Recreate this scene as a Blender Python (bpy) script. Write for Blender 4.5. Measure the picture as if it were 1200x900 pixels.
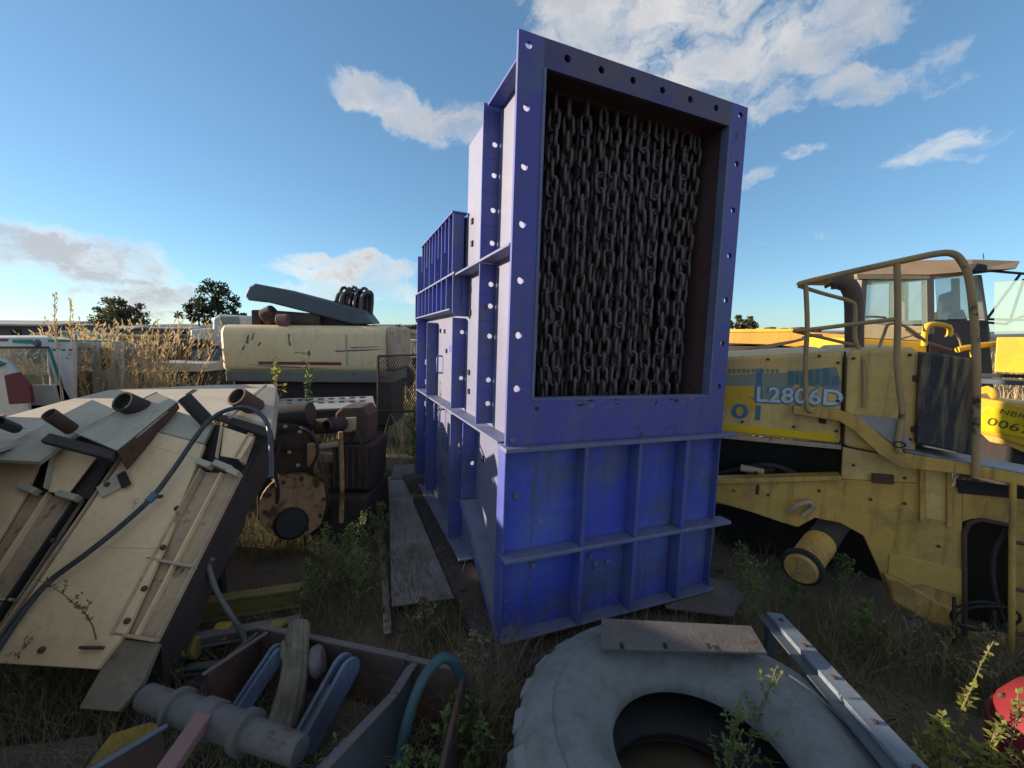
import bpy, bmesh, math, random
from mathutils import Vector, Matrix, noise

for o in list(bpy.data.objects): bpy.data.objects.remove(o)
SC = bpy.context.scene
COL = SC.collection
R = math.radians
V = Vector

# ------------------------------------------------------------------ camera
FPX, CAMH, PITCH, ROLL = 490.0, 2.0, R(7.2), R(0.6)          # focal length in pixels of a 1200 px wide picture
_f = V((0, math.cos(PITCH), -math.sin(PITCH))); _r0 = V((1, 0, 0)); _u0 = _r0.cross(_f)
CR = _r0*math.cos(ROLL) + _u0*math.sin(ROLL)
CU = -_r0*math.sin(ROLL) + _u0*math.cos(ROLL)
CF = _f
CAM = V((0, 0, CAMH))
cd = bpy.data.cameras.new('camera'); cam = bpy.data.objects.new('camera', cd); COL.objects.link(cam)
cd.sensor_width = 36; cd.lens = FPX/1200*36; cd.clip_start = 0.05; cd.clip_end = 6000
cam.matrix_world = Matrix(((CR.x, CU.x, -CF.x, 0), (CR.y, CU.y, -CF.y, 0), (CR.z, CU.z, -CF.z, CAMH), (0, 0, 0, 1)))
SC.camera = cam

def RAY(px, py): return CF + CR*((px-600)/FPX) + CU*((450-py)/FPX)
def G(px, py, z=0.0): d = RAY(px, py); return CAM + d*((z-CAMH)/d.z)          # pixel onto a level plane
def D(px, py, y): d = RAY(px, py); return CAM + d*(y/d.y)                      # pixel at a distance
def PL(px, py, p0, n): d = RAY(px, py); return CAM + d*((p0-CAM).dot(n)/d.dot(n))

# ------------------------------------------------------------------ light
SUN_EL, SUN_AZ = R(12), R(172)                       # azimuth counted from +X towards +Y
S = V((math.cos(SUN_AZ)*math.cos(SUN_EL), math.sin(SUN_AZ)*math.cos(SUN_EL), math.sin(SUN_EL)))
sd = bpy.data.lights.new('sun', 'SUN'); sd.energy = 3.9; sd.angle = R(0.55); sd.color = (1.0, 0.85, 0.66)
so = bpy.data.objects.new('sun', sd); COL.objects.link(so)
so.rotation_euler = S.to_track_quat('Z', 'Y').to_euler(); so.location = (-6, 1, 8)
EXPOSURE = 1.34
SKY_STRENGTH = 0.082
SC.view_settings.view_transform = 'Standard'; SC.view_settings.look = 'None'
SC.view_settings.exposure = EXPOSURE; SC.view_settings.gamma = 1.0
SC.view_settings.use_curve_mapping = False

W = bpy.data.worlds.new('World'); SC.world = W; W.use_nodes = True
nt = W.node_tree; nt.nodes.clear()
def wn(t, **k):
    n = nt.nodes.new(t)
    for a, b in k.items(): setattr(n, a, b)
    return n
def wl(a, b): nt.links.new(a, b)
def wmath(op, a, b=None, clamp=False):
    n = wn('ShaderNodeMath', operation=op); n.use_clamp = clamp
    for i, x in enumerate((a, b)):
        if x is None: continue
        if isinstance(x, (int, float)): n.inputs[i].default_value = x
        else: wl(x, n.inputs[i])
    return n.outputs[0]
sky = wn('ShaderNodeTexSky', sky_type='NISHITA'); sky.sun_disc = False
sky.sun_elevation = SUN_EL; sky.sun_rotation = R(90) - SUN_AZ
sky.altitude = 1500; sky.air_density = 1.0; sky.dust_density = 0.5; sky.ozone_density = 3.0
wtc = wn('ShaderNodeTexCoord'); DIR0 = wtc.outputs['Generated']
wz = wn('ShaderNodeTexNoise'); wl(DIR0, wz.inputs['Vector']); wz.inputs['Scale'].default_value = 6.5; wz.inputs['Detail'].default_value = 6; wz.inputs['Roughness'].default_value = .6
wz1 = wn('ShaderNodeVectorMath', operation='SUBTRACT'); wl(wz.outputs['Color'], wz1.inputs[0]); wz1.inputs[1].default_value = (.5, .5, .5)
wz2 = wn('ShaderNodeVectorMath', operation='MULTIPLY'); wl(wz1.outputs[0], wz2.inputs[0]); wz2.inputs[1].default_value = (.17, .17, .10)
wz3 = wn('ShaderNodeVectorMath', operation='ADD'); wl(DIR0, wz3.inputs[0]); wl(wz2.outputs[0], wz3.inputs[1]); DIR = wz3.outputs[0]
# clouds: soft direction masks broken up by noise (they belong to the sky, not to the lens)
CLOUDS = [  # px, py, half width, half height, weight
 (700, 35, 85, 80, 1.0), (770, 5, 110, 60, 1.0), (840, 85, 80, 55, 1.0), (905, 60, 110, 50, 1.0), (985, 28, 90, 40, .95), (760, 95, 75, 55, .75), (650, 0, 50, 50, .8),
 (1005, 100, 52, 26, .85), (930, 112, 60, 24, .8), (1090, 85, 45, 28, .55), (1095, 172, 58, 18, .62), (1155, 162, 42, 10, .4), (1140, 180, 25, 9, .5),
 (942, 178, 24, 9, .55), (886, 206, 22, 10, .6), (905, 277, 26, 6, .55), (945, 277, 16, 5, .5), (905, 355, 30, 4, .4),
 (428, 110, 40, 20, .85), (468, 135, 34, 24, .85), (520, 150, 42, 24, .9), (545, 150, 26, 28, .8),
 (20, 290, 110, 28, 1.3), (95, 305, 115, 27, 1.3), (-60, 294, 130, 34, 1.2), (150, 318, 80, 17, 1.0), (30, 345, 140, 17, .85), (-80, 340, 130, 20, .8),
 (190, 345, 70, 18, .95), (150, 365, 90, 13, .75), (405, 317, 74, 18, 1.0), (445, 312, 52, 17, .95), (440, 340, 90, 17, .85), (380, 345, 70, 14, .7), (460, 358, 90, 8, .45), (478, 325, 30, 7, .5),
]
tot = None
for px, py, a, b, w in CLOUDS:
    a, b = a*1.2, b*1.22
    c = RAY(px, py).normalized()
    right = c.cross(V((0, 0, 1))).normalized(); up = right.cross(c)
    ha = (RAY(px+a, py).normalized() - RAY(px-a, py).normalized()).length/2
    hb = (RAY(px, py+b).normalized() - RAY(px, py-b).normalized()).length/2
    n1 = wn('ShaderNodeVectorMath', operation='DOT_PRODUCT'); wl(DIR, n1.inputs[0]); n1.inputs[1].default_value = right/ha
    n2 = wn('ShaderNodeVectorMath', operation='DOT_PRODUCT'); wl(DIR, n2.inputs[0]); n2.inputs[1].default_value = up/hb
    n3 = wn('ShaderNodeVectorMath', operation='DOT_PRODUCT'); wl(DIR, n3.inputs[0]); n3.inputs[1].default_value = c*1.0
    y0 = wmath('SUBTRACT', n2.outputs['Value'], 0.0)
    r2 = wmath('ADD', wmath('MULTIPLY', n1.outputs['Value'], n1.outputs['Value']), wmath('MULTIPLY', y0, y0))
    m = wmath('MULTIPLY', wmath('SUBTRACT', 1.35, r2, True), w)
    m = wmath('MULTIPLY', m, wmath('GREATER_THAN', n3.outputs['Value'], 0.0))
    tot = m if tot is None else wmath('MAXIMUM', tot, m)
# denser broken cloud added out of view to brighten the shaded sides
gn = wn('ShaderNodeTexNoise'); wl(DIR, gn.inputs['Vector']); gn.inputs['Scale'].default_value = 2.3; gn.inputs['Detail'].default_value = 3
gm = wn('ShaderNodeMapRange'); gm.interpolation_type = 'SMOOTHSTEP'; wl(gn.outputs['Fac'], gm.inputs['Value']); gm.inputs['From Min'].default_value = .40; gm.inputs['From Max'].default_value = .56
vd = wn('ShaderNodeVectorMath', operation='DOT_PRODUCT'); wl(DIR, vd.inputs[0]); vd.inputs[1].default_value = CF
om = wn('ShaderNodeMapRange'); om.interpolation_type = 'SMOOTHSTEP'; wl(vd.outputs['Value'], om.inputs['Value']); om.inputs['From Min'].default_value = .62; om.inputs['From Max'].default_value = .40
tot = wmath('MAXIMUM', tot, wmath('MULTIPLY', gm.outputs[0], om.outputs[0]))
mp = wn('ShaderNodeMapping'); wl(DIR, mp.inputs['Vector']); mp.inputs['Scale'].default_value = (1, 1, 2.0)
nz = wn('ShaderNodeTexNoise'); wl(mp.outputs[0], nz.inputs['Vector']); nz.inputs['Scale'].default_value = 9.0; nz.inputs['Detail'].default_value = 10; nz.inputs['Roughness'].default_value = .62; nz.inputs['Distortion'].default_value = .35
nz2 = wn('ShaderNodeTexNoise'); wl(mp.outputs[0], nz2.inputs['Vector']); nz2.inputs['Scale'].default_value = 5.0; nz2.inputs['Detail'].default_value = 6
br = wmath('MULTIPLY', wmath('SUBTRACT', nz.outputs['Fac'], .5), 4.6)
dens = wmath('ADD', wmath('ADD', wmath('MULTIPLY', tot, 1.6), br), -.55)
mr = wn('ShaderNodeMapRange'); mr.interpolation_type = 'SMOOTHSTEP'; wl(dens, mr.inputs['Value'])
mr.inputs['From Min'].default_value = 0.0; mr.inputs['From Max'].default_value = 1.75; mr.inputs['To Max'].default_value = .95
gate = wmath('GREATER_THAN', tot, 0.0); cl_a = wmath('MULTIPLY', mr.outputs[0], wmath('MULTIPLY', tot, 2.2, True))
# thicker parts turn greyer, varied by noise
sh = wn('ShaderNodeMapRange'); wl(wmath('ADD', wmath('MULTIPLY', nz2.outputs['Fac'], 1.6), wmath('MULTIPLY', dens, .45)), sh.inputs['Value']); sh.inputs['From Min'].default_value = .95; sh.inputs['From Max'].default_value = 1.5
cc = wn('ShaderNodeMix', data_type='RGBA'); wl(sh.outputs[0], cc.inputs['Factor'])
cc.inputs['A'].default_value = (5.2, 4.9, 4.4, 1); cc.inputs['B'].default_value = (2.7, 2.8, 3.0, 1)
gmm = wn('ShaderNodeGamma'); wl(sky.outputs[0], gmm.inputs['Color']); gmm.inputs['Gamma'].default_value = .72
tint = wn('ShaderNodeVectorMath', operation='MULTIPLY'); wl(gmm.outputs[0], tint.inputs[0]); tint.inputs[1].default_value = (1.00, 1.28, 1.40)
cm = wn('ShaderNodeMix', data_type='RGBA'); wl(cl_a, cm.inputs['Factor']); wl(tint.outputs[0], cm.inputs['A']); wl(cc.outputs['Result'], cm.inputs['B'])
bg = wn('ShaderNodeBackground'); wl(cm.outputs['Result'], bg.inputs['Color']); bg.inputs['Strength'].default_value = SKY_STRENGTH
wo = wn('ShaderNodeOutputWorld'); wl(bg.outputs[0], wo.inputs['Surface'])

SC.render.engine = 'CYCLES'
SC.cycles.max_bounces = 6; SC.cycles.transparent_max_bounces = 12

# ------------------------------------------------------------------ materials
MATS = {}
def rgb(c): return (c[0], c[1], c[2], 1)
def mat(name, col, col2=None, scale=4.0, rough=.6, rust=0.0, rustcol=(.12, .045, .018), rscale=3.0, dust=0.0, dustcol=(.25, .2, .14), metal=0.0, bump=.15, bscale=60, streak=0.0, streakcol=(.03, .028, .025), translucent=0.0, spec=.4, wear=0.0, chip=None, grime=None):
    if name in MATS: return MATS[name]
    m = bpy.data.materials.new(name); m.use_nodes = True; t = m.node_tree; t.nodes.clear(); L = t.links.new
    def N(tp, **k):
        n = t.nodes.new(tp)
        for a, b in k.items(): setattr(n, a, b)
        return n
    def noisef(sc, det=6, ro=.6, stretch=None):
        n = N('ShaderNodeTexNoise'); n.inputs['Scale'].default_value = sc; n.inputs['Detail'].default_value = det; n.inputs['Roughness'].default_value = ro
        if stretch:
            q = N('ShaderNodeMapping'); q.inputs['Scale'].default_value = stretch; L(tc.outputs['Object'], q.inputs[0]); L(q.outputs[0], n.inputs['Vector'])
        else: L(tc.outputs['Object'], n.inputs['Vector'])
        return n.outputs['Fac']
    def ramp(v, a, b, lo=0.0, hi=1.0):
        q = N('ShaderNodeMapRange'); L(v, q.inputs['Value']); q.inputs['From Min'].default_value = a; q.inputs['From Max'].default_value = b
        q.inputs['To Min'].default_value = lo; q.inputs['To Max'].default_value = hi; return q.outputs[0]
    def mix(f, a, b):
        q = N('ShaderNodeMix', data_type='RGBA')
        if isinstance(f, float): q.inputs['Factor'].default_value = f
        else: L(f, q.inputs['Factor'])
        for i, x in (('A', a), ('B', b)):
            if isinstance(x, tuple): q.inputs[i].default_value = rgb(x)
            else: L(x, q.inputs[i])
        return q.outputs['Result']
    tc = N('ShaderNodeTexCoord')
    col2 = col2 or tuple(x*.72 for x in col)
    c = mix(ramp(noisef(scale), .35, .68), col, col2)
    fine = noisef(scale*9, 4, .7)
    c = mix(ramp(fine, .3, .8, 0, .35), c, tuple(x*.6 for x in col))
    ro = None
    if dust: c = mix(ramp(noisef(scale*.6, 8, .7), .62-.35*dust, .85-.2*dust, 0, .85), c, dustcol)
    if wear:
        gc = grime or tuple(.35*x+.65*y for x, y in zip(col, (.085, .066, .048)))
        c = mix(ramp(noisef(2.6, 9, .72), .49, .63, 0, .62*wear), c, gc)
        c = mix(ramp(noisef(6, 8, .7, (2.6, 2.6, .22)), .52, .66, 0, .6*wear), c, tuple(x*.75 for x in gc))
        c = mix(ramp(noisef(5, 9, .75, (1, 1, 2.2)), .60, .70, 0, .35*wear), c, tuple(min(.85, x*1.25+.06) for x in col))
        g3 = ramp(noisef(30, 8, .75), .60, .66, 0, .85); pm = ramp(noisef(1.9, 6, .72), .50, .62, 0, wear)
        mu = N('ShaderNodeMath', operation='MULTIPLY'); L(g3, mu.inputs[0]); L(pm, mu.inputs[1]); c = mix(mu.outputs[0], c, chip or (.075, .045, .03))
    if streak: c = mix(ramp(noisef(5, 6, .65, (2.2, 2.2, .22)), .68-.3*streak, .82-.25*streak, 0, .9), c, streakcol)
    if rust:
        rf = ramp(noisef(rscale, 10, .72), .72-.42*rust, .78-.38*rust)
        rc = mix(ramp(noisef(rscale*6, 6, .7), .3, .7), rustcol, tuple(x*.45 for x in rustcol))
        c = mix(rf, c, rc)
        ro = ramp(rf, 0, 1, rough, .9)
    p = N('ShaderNodeBsdfPrincipled'); L(c, p.inputs['Base Color'])
    p.inputs['Metallic'].default_value = metal; p.inputs['Specular IOR Level'].default_value = spec
    if ro is not None: L(ro, p.inputs['Roughness'])
    else: L(ramp(fine, .2, .8, max(0, rough-.1), min(1, rough+.12)), p.inputs['Roughness'])
    if bump:
        b = N('ShaderNodeBump'); b.inputs['Strength'].default_value = bump; b.inputs['Distance'].default_value = .01; L(noisef(bscale, 5, .65), b.inputs['Height']); L(b.outputs[0], p.inputs['Normal'])
    o = N('ShaderNodeOutputMaterial')
    if translucent:
        tr = N('ShaderNodeBsdfTranslucent'); L(c, tr.inputs['Color']); ms = N('ShaderNodeMixShader'); ms.inputs[0].default_value = translucent
        L(p.outputs[0], ms.inputs[1]); L(tr.outputs[0], ms.inputs[2]); L(ms.outputs[0], o.inputs['Surface'])
    else: L(p.outputs[0], o.inputs['Surface'])
    MATS[name] = m
    return m
def glass(name, tint, alpha):
    m = bpy.data.materials.new(name); m.use_nodes = True; t = m.node_tree; t.nodes.clear()
    g = t.nodes.new('ShaderNodeBsdfPrincipled'); g.inputs['Base Color'].default_value = rgb(tint); g.inputs['Roughness'].default_value = .08
    tr = t.nodes.new('ShaderNodeBsdfTransparent'); tr.inputs['Color'].default_value = (min(1, .7+tint[0]), min(1, .75+tint[1]), min(1, .72+tint[2]), 1)
    tc = t.nodes.new('ShaderNodeTexCoord'); n = t.nodes.new('ShaderNodeTexNoise'); n.inputs['Scale'].default_value = 3; t.links.new(tc.outputs['Object'], n.inputs['Vector'])
    q = t.nodes.new('ShaderNodeMapRange'); t.links.new(n.outputs['Fac'], q.inputs['Value']); q.inputs['To Min'].default_value = max(0, alpha-.12); q.inputs['To Max'].default_value = min(1, alpha+.12)
    s = t.nodes.new('ShaderNodeMixShader'); t.links.new(q.outputs[0], s.inputs[0]); t.links.new(tr.outputs[0], s.inputs[1]); t.links.new(g.outputs[0], s.inputs[2])
    o = t.nodes.new('ShaderNodeOutputMaterial'); t.links.new(s.outputs[0], o.inputs['Surface']); return m

M_BLUE = mat('blue_paint', (.062, .085, .50), (.085, .135, .52), 1.6, .42, rust=.2, rscale=7, dust=.4, dustcol=(.17, .22, .36), bump=.12, wear=1.35, chip=(.26, .30, .40), grime=(.10, .125, .21))
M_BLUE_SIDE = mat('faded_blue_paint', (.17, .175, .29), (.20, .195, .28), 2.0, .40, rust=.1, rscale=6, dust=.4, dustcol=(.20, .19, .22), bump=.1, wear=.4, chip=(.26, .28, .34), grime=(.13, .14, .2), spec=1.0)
M_BLUE_RIB = mat('blue_rib_paint', (.07, .085, .38), (.10, .13, .40), 3, .45, rust=.22, rscale=7, dust=.35, dustcol=(.16, .18, .28), bump=.12, wear=1.3, chip=(.26, .30, .40), grime=(.10, .125, .21))
M_BLUE_TOP = mat('blue_flange_paint', (.08, .08, .35), (.10, .095, .34), 2.5, .45, rust=.3, rscale=2.2, rustcol=(.11, .055, .06), bump=.15, wear=1.2, chip=(.26, .30, .40), grime=(.10, .125, .21))
M_LEDGE = mat('dusty_ledge_paint', (.10, .13, .30), (.15, .16, .27), 5, .6, wear=.8, chip=(.25, .27, .33), grime=(.15, .16, .19), rust=.18, rscale=7, dust=.6, dustcol=(.19, .20, .24), bump=.2)
M_INNER = mat('worn_inner_steel', (.085, .052, .055), (.12, .055, .055), 3, .6, rust=.4, rustcol=(.10, .055, .04), rscale=3, bump=.2)
M_CHAIN = mat('dark_chain_steel', (.13, .105, .105), (.09, .075, .07), 20, .45, rust=.3, rustcol=(.10, .06, .045), rscale=14, metal=.35, bump=.2)
M_RUST = mat('rusty_steel', (.10, .06, .045), (.06, .045, .04), 6, .85, rust=.45, rustcol=(.15, .065, .03), rscale=4, bump=.4, wear=0.7)
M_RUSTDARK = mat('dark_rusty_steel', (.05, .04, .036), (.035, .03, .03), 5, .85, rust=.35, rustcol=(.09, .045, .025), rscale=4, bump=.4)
M_RUSTPLATE = mat('brown_rusted_plate', (.135, .12, .115), (.10, .09, .088), 5, .85, rust=.25, rustcol=(.14, .075, .05), rscale=5, dust=.3, dustcol=(.2, .17, .15), bump=.3, wear=0.8)
M_DKPLATE = mat('dark_steel_plate', (.26, .265, .275), (.19, .195, .2), 4, .7, rust=.25, rscale=2.5, dust=.45, dustcol=(.14, .125, .11), bump=.3, wear=0.9)
M_TAN = mat('tan_paint', (.80, .60, .35), (.74, .55, .32), 2.2, .45, rust=.2, rscale=8, dust=.3, dustcol=(.56, .43, .28), bump=.15, wear=0.25)
M_TANG = mat('skylit_weathered_tan', (.46, .42, .31), (.38, .36, .28), 3.5, .65, rust=.15, rscale=6, dust=.4, dustcol=(.34, .31, .26), bump=.18, wear=0.4)  # greyer tan: skylight on the top faces put into the colour
M_TAND = mat('dirty_tan_paint', (.52, .39, .25), (.42, .31, .20), 3.5, .6, rust=.33, rscale=6, rustcol=(.17, .10, .06), dust=.3, bump=.2, wear=0.55)
M_CREAM = mat('cream_paint', (.50, .43, .33), (.44, .37, .28), 3, .7, rust=.15, rscale=6, dust=.35, dustcol=(.36, .30, .22), bump=.15, wear=0.35)
M_TANK = mat('tank_tan_paint', (.85, .66, .37), (.78, .60, .33), 2, .5, rust=.2, rscale=4, rustcol=(.06, .05, .045), streak=.12, bump=.1, wear=0.3)
M_YEL = mat('loader_yellow', (.62, .38, .08), (.52, .31, .075), 2, .55, rust=.18, rscale=5, rustcol=(.10, .065, .035), dust=.45, dustcol=(.42, .29, .13), bump=.15, wear=1.2)
M_YELHOOD = mat('faded_hood_yellow', (.78, .51, .16), (.70, .46, .16), 2, .55, rust=.1, rscale=6, dust=.5, dustcol=(.52, .37, .19), bump=.12, wear=0.8)
M_YELLIT = mat('bright_yellow_paint', (.72, .44, .03), (.66, .38, .03), 2, .45, rust=.12, rscale=5, dust=.2, dustcol=(.45, .33, .14), bump=.08, wear=0.4)
M_ORANGE = mat('orange_paint', (.66, .30, .03), (.6, .26, .03), 2, .5, rust=.18, rscale=4, bump=.1, wear=0.5)
M_YSTRIPE = mat('yellow_reflective_tape', (.80, .52, .01), (.72, .46, .01), 3, .35, bump=.05)
M_BLACK = mat('black_grime', (.03, .03, .036), (.045, .045, .05), 4, .6, streak=.72, streakcol=(.36, .26, .14), bump=.3)
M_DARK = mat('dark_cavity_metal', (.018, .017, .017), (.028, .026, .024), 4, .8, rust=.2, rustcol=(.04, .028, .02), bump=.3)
M_RUBBER = mat('weathered_rubber', (.20, .215, .215), (.15, .16, .16), 3.5, .75, dust=.4, dustcol=(.25, .26, .25), bump=.35, bscale=45, wear=0.6, chip=(.07, .07, .065), grime=(.10, .10, .09))
M_RUBDARK = mat('dark_rubber', (.03, .03, .032), (.022, .022, .023), 6, .65, bump=.2)
M_HOSE = mat('hydraulic_hose_rubber', (.045, .055, .07), (.03, .035, .045), 14, .5, dust=.2, bump=.15)
M_TEAL = mat('teal_hose_rubber', (.035, .085, .105), (.03, .065, .08), 8, .5, dust=.3, dustcol=(.1, .13, .13), bump=.1)
M_CLAMP = mat('blue_clamp', (.08, .17, .27), None, 8, .4)
M_GREY = mat('grey_blue_steel', (.20, .24, .29), (.155, .185, .225), 4, .55, rust=.2, rscale=4, dust=.3, dustcol=(.25, .25, .25), bump=.2, wear=0.8)
M_GREYD = mat('slate_paint', (.085, .11, .135), (.07, .09, .11), 3, .5, rust=.12, rscale=5, dust=.25, dustcol=(.14, .15, .16), bump=.12, wear=0.7)
M_PIN = mat('worn_grey_pin', (.13, .125, .125), (.085, .085, .088), 5, .6, rust=.25, rscale=5, dust=.4, dustcol=(.17, .16, .15), bump=.25, wear=0.9)
M_LUG = mat('light_blue_lug', (.11, .155, .25), (.10, .12, .17), 6, .5, rust=.25, rscale=6, dust=.2, dustcol=(.16, .19, .26), bump=.2, wear=1.3)
M_ALU = mat('aluminium_plank', (.42, .41, .39), (.34, .33, .31), 6, .5, dust=.35, metal=.3, bump=.15)
M_WOOD = mat('weathered_wood', (.19, .165, .125), (.12, .10, .075), 6, .9, wear=1.0, streak=.5, streakcol=(.08, .065, .05), bump=.7, bscale=30)
M_WHITE = mat('white_vehicle_paint', (.62, .62, .60), (.54, .54, .53), 3, .45, rust=.08, rscale=5, dust=.35, dustcol=(.42, .39, .34), bump=.08, wear=0.5)
M_GREEN = mat('green_paint', (.03, .22, .17), None, 5, .5)
M_RED = mat('red_paint', (.25, .022, .028), (.18, .022, .025), 4, .5, dust=.2, bump=.1)
M_MAROON = mat('maroon_paint', (.15, .025, .03), (.10, .02, .025), 4, .5, rust=.2, bump=.1)
M_PINK = mat('faded_red_primer', (.26, .14, .135), (.19, .125, .12), 5, .7, rust=.25, rscale=6, bump=.25)
M_DECALW = mat('white_decal', (.56, .62, .68), (.42, .50, .58), 14, .5, rust=.25, rustcol=(.2, .22, .2), rscale=16, bump=.05)
M_DECALB = mat('blue_decal', (.05, .17, .27), (.10, .2, .24), 12, .5, bump=.05)
M_DECALF = mat('faded_blue_decal', (.16, .24, .26), (.22, .24, .2), 9, .6, rust=.35, rustcol=(.27, .23, .14), rscale=9, bump=.05)
M_DECALT = mat('faded_teal_decal', (.24, .29, .24), (.28, .27, .18), 6, .6, bump=.05)
M_PRINT = mat('dark_print', (.10, .075, .01), None, 10, .6, bump=0)
M_ROOF = mat('cab_roof_paint', (.40, .26, .13), (.32, .21, .12), 4, .6, rust=.25, rscale=4, bump=.15)
M_CABF = mat('cab_frame_paint', (.26, .21, .16), (.2, .16, .12), 4, .6, rust=.25, bump=.15)
M_SOIL = mat('soil', (.15, .118, .085), (.10, .082, .062), 1.2, .95, rust=.35, rustcol=(.035, .045, .018), rscale=.9, bump=.9, bscale=14, spec=.1)
M_HILL = mat('haze_tinted_hill', (.10, .13, .15), (.085, .11, .12), .01, .95, bump=0)  # bluish distance haze put into the hill colour
M_BARK = mat('bark', (.09, .065, .045), None, 5, .9, bump=.6, bscale=20)
M_LEAFD = mat('dark_tree_leaf', (.035, .055, .028), (.05, .07, .03), .7, .7, translucent=.25, bump=0)
M_LEAFO = mat('olive_tree_leaf', (.10, .10, .055), (.13, .115, .06), .7, .7, translucent=.3, bump=0)
M_WEED = mat('weed_leaf', (.15, .22, .075), (.21, .25, .08), 5, .6, translucent=.45, bump=0)
M_WEEDY = mat('yellow_weed_leaf', (.30, .29, .07), (.24, .26, .06), 5, .6, translucent=.5, bump=0)
M_STEM = mat('weed_stem', (.20, .16, .09), (.15, .12, .07), 6, .8, bump=0)
M_DRY = mat('dry_grass_blade', (.56, .41, .20), (.46, .33, .16), 3, .8, translucent=.35, bump=0)
M_GRASS = mat('grass_blade', (.13, .15, .06), (.20, .18, .08), 1.5, .8, translucent=.35, bump=0)
M_GRASSD = mat('withered_grass_blade', (.30, .24, .15), (.22, .18, .11), 1.8, .85, translucent=.25, bump=0)
M_SHED = mat('shed_roof_sheet', (.34, .31, .29), (.28, .26, .25), .5, .7, rust=.2, rscale=.6, bump=0)
M_SHEDW = mat('shed_wall', (.13, .11, .10), (.09, .08, .075), .6, .8, bump=0)
M_BRICK = mat('tan_house_wall', (.45, .33, .22), None, .5, .8, bump=0)
G_CAB = glass('cab_glass', (.42, .55, .47), .42)  # pale tint and opacity carry the sky glare of the panes
G_VAN = glass('van_glass', (.32, .32, .26), .5)

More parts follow.
